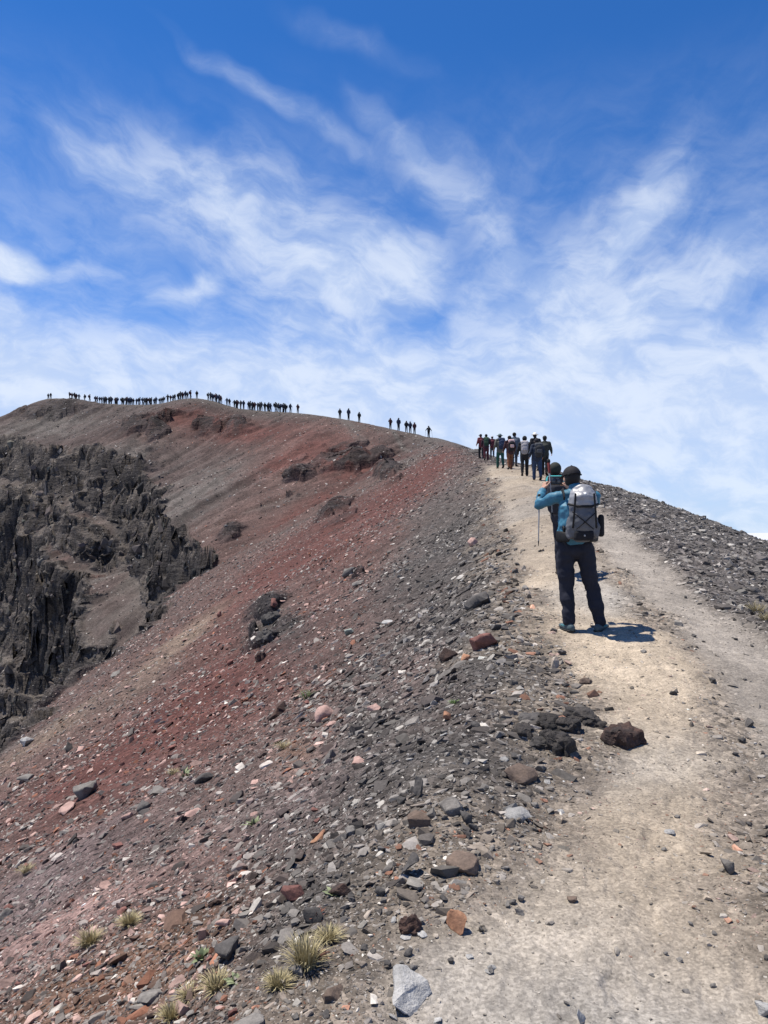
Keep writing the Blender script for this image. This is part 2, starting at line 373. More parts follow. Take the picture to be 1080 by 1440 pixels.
# ---- colour of the ground itself (albedo)
def lerp(a, b, w): return a + (np.asarray(b) - a) * w[:, None]
GREY, DARK, REDB, DEEP = (0.092, 0.083, 0.076), (0.058, 0.053, 0.050), (0.092, 0.060, 0.053), (0.090, 0.040, 0.034)
PINK, PATH, ORNG, TAN, LILAC, ROCK = (0.200, 0.135, 0.122), (0.372, 0.312, 0.240), (0.118, 0.070, 0.048), (0.165, 0.126, 0.098), (0.138, 0.108, 0.106), (0.108, 0.094, 0.085)
PATCHES = {  # colour: centre and radii as the photograph shows them
    'DEEP': [(490, 650, 90, 30, 8), (600, 660, 50, 14, 35), (420, 640, 60, 10, 20), (560, 690, 90, 18, 35), (400, 790, 120, 20, 38), (330, 940, 110, 30, 36), (230, 1020, 100, 26, 33), (120, 1100, 100, 24, 30), (350, 610, 90, 14, 5),
             (430, 720, 60, 18, 30), (260, 585, 50, 12, 0), (300, 600, 50, 10, 0)],
    'REDB': [(500, 760, 160, 40, 38), (330, 720, 120, 26, 32), (420, 900, 140, 60, 38), (300, 800, 90, 24, 35), (150, 1250, 220, 80, 30), (200, 620, 60, 14, 10), (420, 620, 120, 26, 12)],
    'GREY': [(270, 700, 80, 26, 35), (200, 800, 50, 50, 30), (620, 700, 60, 40, 40), (500, 610, 130, 16, 10), (60, 600, 90, 16, 8), (160, 640, 60, 16, 10), (560, 620, 80, 14, 15), (390, 830, 40, 16, 35)],
    'DARK': [(640, 780, 90, 60, 45), (690, 900, 70, 90, 50), (600, 1110, 90, 110, 45), (470, 1310, 120, 90, 35), (380, 880, 34, 40, 40), (800, 1020, 70, 36, 0), (520, 1000, 70, 30, 40), (350, 1130, 60, 26, 35), (700, 1090, 60, 40, 0), (230, 1180, 60, 16, 35)],
    'PINK': [(120, 1270, 110, 18, 32), (330, 1140, 120, 26, 33), (60, 1330, 90, 26, 30), (560, 960, 80, 24, 40), (450, 1040, 70, 22, 35)],
    'ORNG': [(250, 1330, 130, 50, 28), (120, 1390, 120, 40, 25), (420, 1050, 30, 20, 30)],
    'TAN': [(250, 905, 70, 9, 40), (80, 1030, 90, 10, 38), (150, 770, 46, 26, 30), (130, 690, 30, 12, 20)],
    'LILAC': [(110, 1190, 130, 24, 30), (60, 1270, 80, 30, 30), (420, 1120, 90, 30, 35)],
}
def ground_colour():
    n = lambda s, f, o=3: fbm2(gx * f, gy * f, o, s)
    wob = n(101, .16) * 2.2
    c = np.tile(np.array(GREY), (len(gx), 1)) * 0.92
    c = lerp(c, REDB, sstep(3.4, 10, gD + wob) * 0.85)
    c = lerp(c, (0.088, 0.083, 0.080), sstep(0.2, 1.0, gU - HW + n(103, 1.1) * .5) * 0.75)
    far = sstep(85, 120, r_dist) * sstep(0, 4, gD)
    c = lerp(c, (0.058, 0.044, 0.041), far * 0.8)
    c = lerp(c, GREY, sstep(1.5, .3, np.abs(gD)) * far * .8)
    strk = noise2(gS / 3.4, gD / 40., 105) + .6 * noise2(gS / 1.3, gD / 25., 106)
    c = lerp(c, DEEP, np.clip(strk - .35, 0, 1) * sstep(6, 16, gD) * .6)
    c = lerp(c, GREY, np.clip(-strk - .35, 0, 1) * sstep(6, 16, gD) * .8)
    for k in ('REDB', 'GREY', 'LILAC', 'DEEP', 'TAN', 'PINK', 'ORNG', 'DARK'):
        for j, w in enumerate(patch_weight(gx, gy, PATCHES[k], Gcut)):
            w = np.clip(w * 1.15 + 0.55 * w * (n(110 + j, .5 if k != 'DARK' else .8, 3) + strk * .5 * (gD > 6)), 0, 1)
            c = lerp(c, globals()[k], w * 0.88)
    c = lerp(c, (0.050, 0.044, 0.043), np.clip(crag * 1.2, 0, 1) * .85 * sstep(-.8, .1, n(120, .8)))
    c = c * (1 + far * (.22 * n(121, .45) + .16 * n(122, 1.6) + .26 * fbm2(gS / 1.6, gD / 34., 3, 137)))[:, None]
    c = c * (1 + (1 - far) * (gD > 4) * .20 * fbm2(gS / .55, gD / 9., 3, 138))[:, None]
    rk = sstep(-0.5, 1.0, gE1)
    below = (0.090, 0.078, 0.070)
    c = lerp(c, below, rk * (0.7 - .5 * sstep(-.1, .6, n(123, .09))))
    c = lerp(c, ROCK, np.clip(gRock * 1.1, 0, 1) * 0.93)
    bed = noise3(gx * .05, gy * .05, gz * .55 + .8 * noise2(gx * .2, gy * .2, 133)); c = lerp(c, (0.165, 0.145, 0.130), gRock * sstep(.05, .6, bed + .5 * n(124, .5)) * .75); c = lerp(c, (0.045, 0.042, 0.042), gRock * sstep(.1, .6, -bed + .5 * n(134, .6)) * .85)
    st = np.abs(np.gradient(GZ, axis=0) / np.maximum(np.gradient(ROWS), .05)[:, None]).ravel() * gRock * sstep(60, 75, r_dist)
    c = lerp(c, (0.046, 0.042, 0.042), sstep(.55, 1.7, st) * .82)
    # trodden path: pale dust, warmer and greyer by turns, scuffed at the edge
    p = np.array(PATH)[None] * (1 + .16 * n(125, .55)[:, None] + .08 * n(126, 2.5)[:, None])
    p = p * np.array([1, 1, 1])[None] + (np.array([[-0.05, -0.012, 0.028]])) * sstep(-.2, .7, n(127, .3))[:, None]
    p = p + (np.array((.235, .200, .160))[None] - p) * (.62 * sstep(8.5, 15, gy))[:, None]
    rim = np.clip(gPath + 0.25 * (n(128, 3.2) + n(129, .9)) * (1 - np.abs(2 * gPath - 1)), 0, 1)
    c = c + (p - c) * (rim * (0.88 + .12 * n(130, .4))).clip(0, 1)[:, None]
    c = c + (np.array((0.235, 0.205, 0.172))[None] - c) * (gBetween * (1 - gPath) * (.72 + .3 * n(135, 1.1)).clip(0, 1))[:, None]
    apron = sstep(1.15, 0.1, np.abs(gU) - HW + .45 * n(136, .9)) * (gy < 36) * (gy > -12) * (1 - flat)
    c = c + (np.array((0.205, 0.172, 0.138))[None] - c) * (apron * .62)[:, None]
    t = np.array((0.245, 0.220, 0.192))[None] * (1 + .15 * n(131, .8)[:, None])
    c = c + (t - c) * (gTrack * (1 - gPath) * .92)[:, None]
    return np.clip(c, .01, .8)
gBetween = sstep(-.1, .25, gU - HW + .2) * sstep(.35, -.1, gx - np.interp(gy, TRACK_Y, TRACK_X)) * sstep(24, 16, gy) * sstep(2.5, 5, gy)
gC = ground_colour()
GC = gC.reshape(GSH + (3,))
GFLAT = flat.reshape(GSH); GROCK = gRock.reshape(GSH)
_soil = np.zeros(gx.shape)
for _w in patch_weight(gx, gy, PATCHES['DEEP'], Gcut): _soil = np.maximum(_soil, _w)
GSOIL = np.maximum(np.clip(_soil * 1.3, 0, 1), gBetween * .72).reshape(GSH); GD = gD.reshape(GSH); GS = gS.reshape(GSH)

# ------------------------------------------------------------------ materials
def mat(name, rough=0.9, spec=0.3):
    m = bpy.data.materials.new(name); m.use_nodes = True
    b = m.node_tree.nodes['Principled BSDF']; b.inputs['Roughness'].default_value = rough; b.inputs['Specular IOR Level'].default_value = spec
    return m, m.node_tree, b
def nd(nt, t, **k):
    n = nt.nodes.new(t)
    for a, v in k.items(): setattr(n, a, v)
    return n
def vec(nt, src, op, v):
    n = nd(nt, 'ShaderNodeVectorMath', operation=op); nt.links.new(src, n.inputs[0])
    if isinstance(v, tuple): n.inputs[1].default_value = v
    else: nt.links.new(v, n.inputs[1])
    return n.outputs[0]
def mth(nt, op, a, b=None, clamp=False):
    n = nd(nt, 'ShaderNodeMath', operation=op, use_clamp=clamp)
    for i, v in enumerate((a, b)):
        if v is None: continue
        if isinstance(v, (int, float)): n.inputs[i].default_value = v
        else: nt.links.new(v, n.inputs[i])
    return n.outputs[0]
def mrange(nt, v, a, b, c, d):
    n = nd(nt, 'ShaderNodeMapRange'); nt.links.new(v, n.inputs[0])
    for i, q in enumerate((a, b, c, d)): n.inputs[i + 1].default_value = q
    return n.outputs[0]
def noise_node(nt, scale, detail=3, rough=.55, src=None):
    n = nd(nt, 'ShaderNodeTexNoise'); n.inputs['Scale'].default_value = scale; n.inputs['Detail'].default_value = detail; n.inputs['Roughness'].default_value = rough
    if src is not None: nt.links.new(src, n.inputs['Vector'])
    return n
def voro(nt, scale, src, rnd=1.0, feat='F1'):
    n = nd(nt, 'ShaderNodeTexVoronoi', feature=feat); n.inputs['Scale'].default_value = scale; n.inputs['Randomness'].default_value = rnd
    nt.links.new(src, n.inputs['Vector']); return n
def scale_col(nt, colour, fac):
    n = nd(nt, 'ShaderNodeMix', data_type='RGBA', blend_type='MULTIPLY'); n.inputs[0].default_value = 1
    nt.links.new(colour, n.inputs[6]); nt.links.new(fac, n.inputs[7]); return n.outputs[2]

def ground_material():
    m, nt, b = mat('volcanic ground', .95, .15); L = nt.links.new
    geo = nd(nt, 'ShaderNodeNewGeometry'); pos = geo.outputs['Position']
    at = nd(nt, 'ShaderNodeAttribute', attribute_name='Col')
    af = nd(nt, 'ShaderNodeAttribute', attribute_name='flat')
    rough = mth(nt, 'SUBTRACT', 1.0, af.outputs['Fac'])
    v1, v2, v3 = voro(nt, 26, pos), voro(nt, 9, pos), voro(nt, 2.6, pos)
    def cell(v, lo, hi):
        s = nd(nt, 'ShaderNodeSeparateColor'); L(v.outputs['Color'], s.inputs[0]); return mrange(nt, s.outputs[0], 0, 1, lo, hi)
    nfine = noise_node(nt, 70, 4, .6, pos); nmid = noise_node(nt, 3.0, 5, .6, pos)
    f = mth(nt, 'MULTIPLY', cell(v1, .62, 1.38), cell(v2, .74, 1.26))
    f = mth(nt, 'MULTIPLY', f, cell(v3, .86, 1.14))
    # gravel contrast only where it is not trodden smooth
    f = mth(nt, 'ADD', mth(nt, 'MULTIPLY', mth(nt, 'SUBTRACT', f, 1.0), mth(nt, 'ADD', mth(nt, 'MULTIPLY', rough, .72), .28)), 1.0)
    f = mth(nt, 'MULTIPLY', f, mrange(nt, nfine.outputs[0], .3, .7, .72, 1.28))
    v4 = voro(nt, 75, pos); f = mth(nt, 'MULTIPLY', f, cell(v4, .80, 1.20))
    f = mth(nt, 'MULTIPLY', f, mrange(nt, nmid.outputs[0], .3, .7, .84, 1.16))
    L(scale_col(nt, at.outputs['Color'], f), b.inputs['Base Color'])
    h = mth(nt, 'ADD', mth(nt, 'MULTIPLY', v1.outputs['Distance'], -.012), mth(nt, 'MULTIPLY', v2.outputs['Distance'], -.045))
    h = mth(nt, 'MULTIPLY', h, mth(nt, 'ADD', mth(nt, 'MULTIPLY', rough, .75), .25))
    nb = noise_node(nt, 16, 6, .65, pos)
    h = mth(nt, 'ADD', h, mth(nt, 'MULTIPLY', nb.outputs[0], .018))
    # broken rock faces: coarse relief that only shows on the crags and cliffs
    ar = nd(nt, 'ShaderNodeAttribute', attribute_name='rock')
    nr = noise_node(nt, 1.3, 8, .72, pos)
    nbd = noise_node(nt, 1.0, 5, .6, vec(nt, pos, 'MULTIPLY', (.35, .35, 1.9)))
    h = mth(nt, 'ADD', h, mth(nt, 'MULTIPLY', mth(nt, 'MULTIPLY', mth(nt, 'ADD', nr.outputs[0], mth(nt, 'MULTIPLY', nbd.outputs[0], 1.1)), ar.outputs['Fac']), .9))
    bp = nd(nt, 'ShaderNodeBump'); bp.inputs['Strength'].default_value = 1.0; bp.inputs['Distance'].default_value = 1.0
    L(h, bp.inputs['Height']); L(bp.outputs[0], b.inputs['Normal'])
    return m
M_GROUND = ground_material()

def cloud_sea():
    r = np.geomspace(640, 42000, 90); a = np.radians(np.linspace(-180, 180, 181)[:-1]); A, Rr = np.meshgrid(a, r)
    x, y = Rr * np.sin(A), Rr * np.cos(A); z = -420 + 0.012 * np.minimum(Rr, 14000) * billow2(x / 1700, y / 1700, 4, 300) - Rr ** 2 / 12.74e6
    i = np.arange(x.size).reshape(x.shape); j = np.roll(i, -1, 1)
    q = np.stack([i[:-1], j[:-1], j[1:], i[1:]], -1).reshape(-1, 4)[:, ::-1]
    me = bpy.data.meshes.new('cloud_sea'); me.from_pydata(np.stack([x, y, z], -1).reshape(-1, 3).tolist(), [], q.tolist()); me.polygons.foreach_set('use_smooth', np.ones(len(q), bool))
    m, nt, b = mat('cloud tops', 1.0, 0.0); b.inputs['Base Color'].default_value = (.44, .46, .50, 1); me.materials.append(m)
    o = bpy.data.objects.new('cloud_sea', me); COL.objects.link(o); o['kind'] = 'structure'; o['label'] = 'sea of white clouds far below the ridge'
cloud_sea()

def build_ground():
    nr, na = GSH
    co = np.column_stack([px_, py_, gz])
    i = np.arange(nr * na).reshape(nr, na)
    a, b_, c, d = i[:-1, :-1].ravel(), i[:-1, 1:].ravel(), i[1:, 1:].ravel(), i[1:, :-1].ravel()
    q = np.column_stack([a, d, c, b_])
    seam = np.column_stack([i[:-1, -1], i[1:, -1], i[1:, 0], i[:-1, 0]])
    q = np.vstack([q, seam])[:, ::-1]
    me = bpy.data.meshes.new('mountain_ground')
    me.vertices.add(len(co)); me.vertices.foreach_set('co', co.astype(np.float32).ravel())
    me.loops.add(q.size); me.loops.foreach_set('vertex_index', q.astype(np.int32).ravel())
    me.polygons.add(len(q)); me.polygons.foreach_set('loop_start', np.arange(0, q.size, 4, dtype=np.int32))
    me.polygons.foreach_set('use_smooth', np.ones(len(q), bool))
    me.update(calc_edges=True)
    ca = me.color_attributes.new('Col', 'FLOAT_COLOR', 'POINT')
    ca.data.foreach_set('color', np.column_stack([gC, np.ones(len(gC))]).astype(np.float32).ravel())
    for nm, v in (('flat', flat), ('rock', np.maximum(gRock, crag * .9))):
        f = me.attributes.new(nm, 'FLOAT', 'POINT'); f.data.foreach_set('value', v.astype(np.float32))
    me.materials.append(M_GROUND)
    o = bpy.data.objects.new('mountain_ground', me); COL.objects.link(o)
    o['kind'] = 'structure'; o['label'] = 'volcanic ridge with dusty path, scree slopes and crater wall'
    return o
build_ground()

# ------------------------------------------------------------------ stones
def hull_mesh(name, pts, material=None):
    bm = bmesh.new()
    for p in pts: bm.verts.new(p)
    r = bmesh.ops.convex_hull(bm, input=list(bm.verts))
    bmesh.ops.delete(bm, geom=[v for v in bm.verts if not v.link_faces], context='VERTS')
    me = bpy.data.meshes.new(name); bm.to_mesh(me); bm.free()
    if material: me.materials.append(material)
    return me
def chip_points(rng, n, flat):
    """an angular fragment about one unit long: corners cut off a block at random"""
    p = rng.normal(size=(n, 3)); p /= np.linalg.norm(p, axis=1)[:, None]
    p = np.sign(p) * np.abs(p) ** 0.7 * rng.uniform(.8, 1.05, (n, 1)) * 0.5
    return p * np.array([1, rng.uniform(.6, .95), flat])

def stone_material():
    m, nt, b = mat('scree stone', .88, .25); L = nt.links.new
    at = nd(nt, 'ShaderNodeAttribute', attribute_name='col', attribute_type='INSTANCER')
    geo = nd(nt, 'ShaderNodeNewGeometry')
    n1 = noise_node(nt, 22, 5, .65, geo.outputs['Position']); n2 = noise_node(nt, 120, 3, .6, geo.outputs['Position'])
    f = mth(nt, 'MULTIPLY', mrange(nt, n1.outputs[0], .3, .7, .76, 1.24), mrange(nt, n2.outputs[0], .3, .7, .85, 1.15))
    L(scale_col(nt, at.outputs['Color'], f), b.inputs['Base Color'])
    bp = nd(nt, 'ShaderNodeBump'); bp.inputs['Strength'].default_value = .5; bp.inputs['Distance'].default_value = .01
    L(n1.outputs[0], bp.inputs['Height']); L(bp.outputs[0], b.inputs['Normal'])
    return m
M_STONE = stone_material()
PROTO = bpy.data.collections.new('stone_shapes')            # fragment shapes, never linked to the scene by themselves
for k in range(14):
    me = hull_mesh(f'stone_shape', chip_points(RNG, int(RNG.integers(9, 16)), RNG.uniform(.28, .7)), M_STONE)
    PROTO.objects.link(bpy.data.objects.new(f'stone_shape_{k:02d}', me))

def scree_nodes():
    ng = bpy.data.node_groups.new('scree', 'GeometryNodeTree')
    ng.interface.new_socket('Geometry', in_out='INPUT', socket_type='NodeSocketGeometry'); ng.interface.new_socket('Geometry', in_out='OUTPUT', socket_type='NodeSocketGeometry')
    N, L = ng.nodes, ng.links
    gi, go = N.new('NodeGroupInput'), N.new('NodeGroupOutput')
    iop = N.new('GeometryNodeInstanceOnPoints'); ci = N.new('GeometryNodeCollectionInfo')
    ci.inputs['Collection'].default_value = PROTO; ci.inputs['Separate Children'].default_value = True; ci.inputs['Reset Children'].default_value = True
    def attr(name, t):
        n = N.new('GeometryNodeInputNamedAttribute'); n.data_type = t; n.inputs['Name'].default_value = name; return n.outputs['Attribute']
    iop.inputs['Pick Instance'].default_value = True
    L.new(gi.outputs[0], iop.inputs['Points']); L.new(ci.outputs[0], iop.inputs['Instance']); L.new(attr('pid', 'INT'), iop.inputs['Instance Index'])
    e2r = N.new('FunctionNodeEulerToRotation'); L.new(attr('rot', 'FLOAT_VECTOR'), e2r.inputs[0]); L.new(e2r.outputs[0], iop.inputs['Rotation'])
    L.new(attr('scl', 'FLOAT_VECTOR'), iop.inputs['Scale']); L.new(iop.outputs[0], go.inputs[0])
    return ng
NG = scree_nodes()

def ground_normal(x, y, e=None):
    r = np.hypot(x, y); e = 0.02 + 0.006 * r
    zx = (sample(GZ, x + e, y) - sample(GZ, x - e, y)) / (2 * e); zy = (sample(GZ, x, y + e) - sample(GZ, x, y - e)) / (2 * e)
    n = np.stack([-zx, -zy, np.ones_like(zx)], -1); return n / np.linalg.norm(n, axis=-1, keepdims=True)

def euler_on_slope(n, spin, tilt):
    """euler angles that lay a flat fragment on the slope with normal n, spun and tipped a little"""
    n = n + tilt; n = n / np.linalg.norm(n, axis=1, keepdims=True)
    tx = np.stack([np.cos(spin), np.sin(spin), np.zeros_like(spin)], 1); tx = tx - n * (tx * n).sum(1, keepdims=True); tx /= np.linalg.norm(tx, axis=1, keepdims=True)
    ty = np.cross(n, tx)
    # matrix columns tx ty n  -> XYZ euler
    ey = np.arcsin(np.clip(-tx[:, 2], -1, 1)); ex = np.arctan2(ty[:, 2], n[:, 2]); ez = np.arctan2(tx[:, 1], tx[:, 0])
    return np.stack([ex, ey, ez], 1)

def stone_colour(base, rng, x, y):
    """what a fragment lying on ground of this colour is made of"""
    n = len(base)
    lum = base.mean(1, keepdims=True)
    u = rng.random(n)
    c = base * 1.0
    grey = np.array([[0.185, 0.172, 0.158]]); dark = np.array([[0.058, 0.053, 0.050]]); pale = np.array([[0.340, 0.322, 0.292]]); pink = np.array([[0.340, 0.235, 0.205]]); rust = np.array([[.20, .085, .05]])
    def put(m, col, w): c[m] = c[m] * (1 - w) + np.broadcast_to(col, (n, 3))[m] * w
    put(u < .34, grey, .75); put((u > .34) & (u < .47), dark, .85); put((u > .47) & (u < .555), pale, .75)
    redness = (base[:, 0] / (base[:, 2] + .01))
    put((u > .58) & (u < .74) & (redness > 1.35), pink, .7); put((u > .74) & (u < .80) & (redness > 1.25), rust, .7)
    return np.clip(c * np.exp(rng.normal(0, .38, (n, 1))), .015, .62)

def scatter(name, label, n, seed, rmin, rmax, keep, size_px, power, cap, flatten=(.75, 1.0)):
    rng = np.random.default_rng(seed)
    n = int(n * 46 / 33.5); lr = rng.uniform(math.log(rmin), math.log(rmax), n); r = np.exp(lr); a = R(1) * rng.uniform(-46, 46, n)
    x, y = r * np.sin(a), r * np.cos(a)
    D = sample(GD, x, y); fl = sample(GFLAT, x, y); rk = sample(GROCK, x, y); SO = sample(GSOIL, x, y)
    k = rng.random(n) < keep(x, y, r, D, fl, rk) * (1 - .55 * SO)
    x, y, r, D, fl, rk = (q[k] for q in (x, y, r, D, fl, rk)); n = len(x)
    z = sample(GZ, x, y); nn = ground_normal(x, y)
    s = size_px * r / FPX * (1 - rng.random(n) * .985) ** (-1 / power)
    s = np.minimum(s, np.minimum(cap * (0.6 + .8 * rng.random(n)), 0.5)); s *= (1 - .25 * fl)
    rot = euler_on_slope(nn, rng.uniform(0, 2 * np.pi, n), rng.normal(0, .24, (n, 3)))
    scl = s[:, None] * np.stack([rng.uniform(.85, 1.25, n), rng.uniform(.7, 1.1, n), rng.uniform(.6, 1.15, n)], 1)
    cc = stone_colour(sample(GC, x, y), rng, x, y)
    dust = fl[:, None] * .16; cc = cc * (1 - dust) + np.array(PATH) * .8 * dust
    px, py = sample(GX, x, y), sample(GY, x, y)
    p = np.stack([px, py, z], 1) + nn * (scl[:, 2:] * rng.uniform(-.12, .12, (n, 1)))
    me = bpy.data.meshes.new(name); me.vertices.add(n); me.vertices.foreach_set('co', p.astype(np.float32).ravel())
    for nm, t, v in (('rot', 'FLOAT_VECTOR', rot), ('scl', 'FLOAT_VECTOR', scl)):
        f = me.attributes.new(nm, t, 'POINT'); f.data.foreach_set('vector', v.astype(np.float32).ravel())
    f = me.attributes.new('col', 'FLOAT_COLOR', 'POINT'); f.data.foreach_set('color', np.column_stack([cc, np.ones(n)]).astype(np.float32).ravel())
    f = me.attributes.new('pid', 'INT', 'POINT'); f.data.foreach_set('value', rng.integers(0, 14, n).astype(np.int32))
    me.update()
    o = bpy.data.objects.new(name, me); COL.objects.link(o)
    md = o.modifiers.new('scree', 'NODES'); md.node_group = NG
    o['kind'] = 'stuff'; o['label'] = label
    return o

def clump(x, y, f, s): return sstep(-.45, .5, fbm2(x * f, y * f, 3, s))
def sorted_scree(x, y, D):
    S = sample(GS, x, y); st = fbm2(S / 1.5, D / 9.0, 3, 205)
    return .38 + .62 * clump(x, y, .32, 206) * sstep(-.5, .45, st + .4 * fbm2(x * 1.4, y * 1.4, 2, 207))
scatter('scree_gravel', 'loose volcanic scree of grey and red fragments on the slopes', 360000, 21, 1.25, 85,
        lambda x, y, r, D, fl, rk: (1 - .97 * fl) * np.where(D > 0, .25 * (r < 14) * sstep(6, 1.5, D) + sorted_scree(x, y, D), .75 + .25 * clump(x, y, .9, 201)) * (y > 0), 2.1, 1.75, .20)
scatter('path_grit', 'small stones and grit lying on the dusty path', 120000, 22, 1.25, 36,
        lambda x, y, r, D, fl, rk: sstep(.2, .6, fl) * (.42 + .58 * sstep(-.1, .7, fbm2(x * 1.3, y * 1.3, 3, 202))) * np.where(np.abs(D) < 4, 1, 0), 1.5, 2.0, .06)
scatter('coarse_rubble', 'coarse broken grey rubble along both edges of the path', 30000, 24, 1.4, 15,
        lambda x, y, r, D, fl, rk: (1 - fl) * (y > 0) * (.30 + .70 * clump(x, y, 1.1, 209)) * np.where(np.interp(y, PATH_Y, PATH_X) - np.interp(y, PATH_Y, PATH_W) - x > 0, sstep(3.4, 1.6, np.interp(y, PATH_Y, PATH_X) - np.interp(y, PATH_Y, PATH_W) - x) * sstep(0, .35, np.interp(y, PATH_Y, PATH_X) - np.interp(y, PATH_Y, PATH_W) - x), .8 * (x > np.interp(y, PATH_Y, PATH_X)) * (1 - sample(GSOIL, x, y))), 6.0, 2.0, .18)
scatter('far_scree', 'distant rubble on the crater wall', 60000, 23, 70, 215,
        lambda x, y, r, D, fl, rk: (D > 1) * (.25 + .5 * rk + .5 * clump(x, y, .12, 208)), 1.6, 1.7, 1.3)

def cliff_blocks():
    rng = np.random.default_rng(61)
    vis = (GROCK > .45) & (np.hypot(GX, GY) > 70) & (GX < 0)
    I = np.argwhere(vis); az_w = np.gradient(AZ)[I[:, 1]]; ok = az_w < R(.2); I = I[ok]
    steep = np.hypot(*np.gradient(GZ)[::1])[I[:, 0], I[:, 1]]
    I = I[rng.choice(len(I), 6500, replace=False, p=(steep + .15) / (steep + .15).sum())]; n = len(I)
    p = np.stack([GX[I[:, 0], I[:, 1]], GY[I[:, 0], I[:, 1]], GZ[I[:, 0], I[:, 1]]], 1)
    s = np.clip(np.exp(rng.normal(.0, .42, n)), .4, 2.6) * np.clip(np.hypot(p[:, 0], p[:, 1]) / 135, .45, 1.1)
    rot = np.stack([rng.normal(0, .35, n), rng.normal(0, .35, n), rng.uniform(0, 2 * np.pi, n)], 1)
    scl = s[:, None] * np.stack([rng.uniform(.8, 1.2, n), rng.uniform(.8, 1.3, n), rng.uniform(1.4, 3.6, n)], 1)
    p = p + np.stack([.12 * s, .2 * s, -.34 * scl[:, 2] * .5], 1)
    bed = noise3(p[:, 0] * .06, p[:, 1] * .06, p[:, 2] * .45)
    cc = .66 * np.array(ROCK)[None] * (1 + .9 * bed[:, None] + rng.normal(0, .18, (n, 1))); cc = cc * (1 + rng.normal(0, .04, (n, 3)))
    me = bpy.data.meshes.new('cliff_blocks'); me.vertices.add(n); me.vertices.foreach_set('co', p.astype(np.float32).ravel())
    for nm, v in (('rot', rot), ('scl', scl)):
        f = me.attributes.new(nm, 'FLOAT_VECTOR', 'POINT'); f.data.foreach_set('vector', v.astype(np.float32).ravel())
    f = me.attributes.new('col', 'FLOAT_COLOR', 'POINT'); f.data.foreach_set('color', np.column_stack([np.clip(cc, .03, .25), np.ones(n)]).astype(np.float32).ravel())
    f = me.attributes.new('pid', 'INT', 'POINT'); f.data.foreach_set('value', rng.integers(0, 14, n).astype(np.int32)); me.update()
    o = bpy.data.objects.new('cliff_rubble', me); COL.objects.link(o); o.modifiers.new('scree', 'NODES').node_group = NG
    o['kind'] = 'stuff'; o['label'] = 'fractured dark lava blocks of the crater cliffs'
cliff_blocks()

# ------------------------------------------------------------------ single rocks
def put(o, label, cat, group=None):
    o['label'] = label; o['category'] = cat
    if group: o['group'] = group
    return o
def rock_material(name, c0, c1, speck=.25, bump=.5, scale=9.0):
    m, nt, b = mat(name, .9, .22); L = nt.links.new
    tc = nd(nt, 'ShaderNodeTexCoord'); oi = nd(nt, 'ShaderNodeObjectInfo')
    off = nd(nt, 'ShaderNodeVectorMath', operation='SCALE'); cx = nd(nt, 'ShaderNodeCombineXYZ')
    for k in range(3): L(oi.outputs['Random'], cx.inputs[k])
    L(cx.outputs[0], off.inputs[0]); off.inputs['Scale'].default_value = 37.0
    geo = nd(nt, 'ShaderNodeNewGeometry')
    p = vec(nt, geo.outputs['Position'], 'ADD', off.outputs[0])
    n1, n2, n3 = noise_node(nt, scale, 6, .65, p), noise_node(nt, scale * 7, 4, .6, p), noise_node(nt, scale * .45, 3, .6, p)
    mx = nd(nt, 'ShaderNodeMix', data_type='RGBA'); L(mrange(nt, mth(nt, 'ADD', mth(nt, 'MULTIPLY', n1.outputs[0], .6), mth(nt, 'MULTIPLY', n3.outputs[0], .4)), .38, .62, 0, 1), mx.inputs[0])
    mx.inputs[6].default_value = (*c0, 1); mx.inputs[7].default_value = (*c1, 1)
    f = mth(nt, 'MULTIPLY', mrange(nt, n2.outputs[0], .3, .7, 1 - speck, 1 + speck), mrange(nt, oi.outputs['Random'], 0, 1, .82, 1.2))
    L(scale_col(nt, mx.outputs[2], f), b.inputs['Base Color'])
    bp = nd(nt, 'ShaderNodeBump'); bp.inputs['Strength'].default_value = bump; bp.inputs['Distance'].default_value = .025
    L(mth(nt, 'ADD', n1.outputs[0], mth(nt, 'MULTIPLY', n2.outputs[0], .35)), bp.inputs['Height']); L(bp.outputs[0], b.inputs['Normal'])
    return m
ROCKM = {
    'pale': rock_material('pale grey stone', (.36, .355, .345), (.23, .228, .224), .2, .8, 13),
    'grey': rock_material('grey stone', (.195, .182, .168), (.12, .112, .104)),
    'dark': rock_material('dark grey stone', (.092, .086, .082), (.05, .047, .046)),
    'lava': rock_material('black lava', (.062, .055, .051), (.030, .028, .027), .35, 1.0, 14),
    'rust': rock_material('rusty lava', (.085, .05, .04), (.04, .033, .031), .35, 1.0, 12),
    'brown': rock_material('brown stone', (.15, .11, .085), (.085, .065, .055)),
    'red': rock_material('red stone', (.20, .095, .08), (.12, .06, .052)),
    'pink': rock_material('pink stone', (.40, .27, .235), (.29, .19, .165), .18),
    'orange': rock_material('orange stone', (.36, .20, .12), (.20, .10, .065), .2),
    'green': rock_material('grey green stone', (.25, .28, .25), (.17, .19, .17), .15),
}
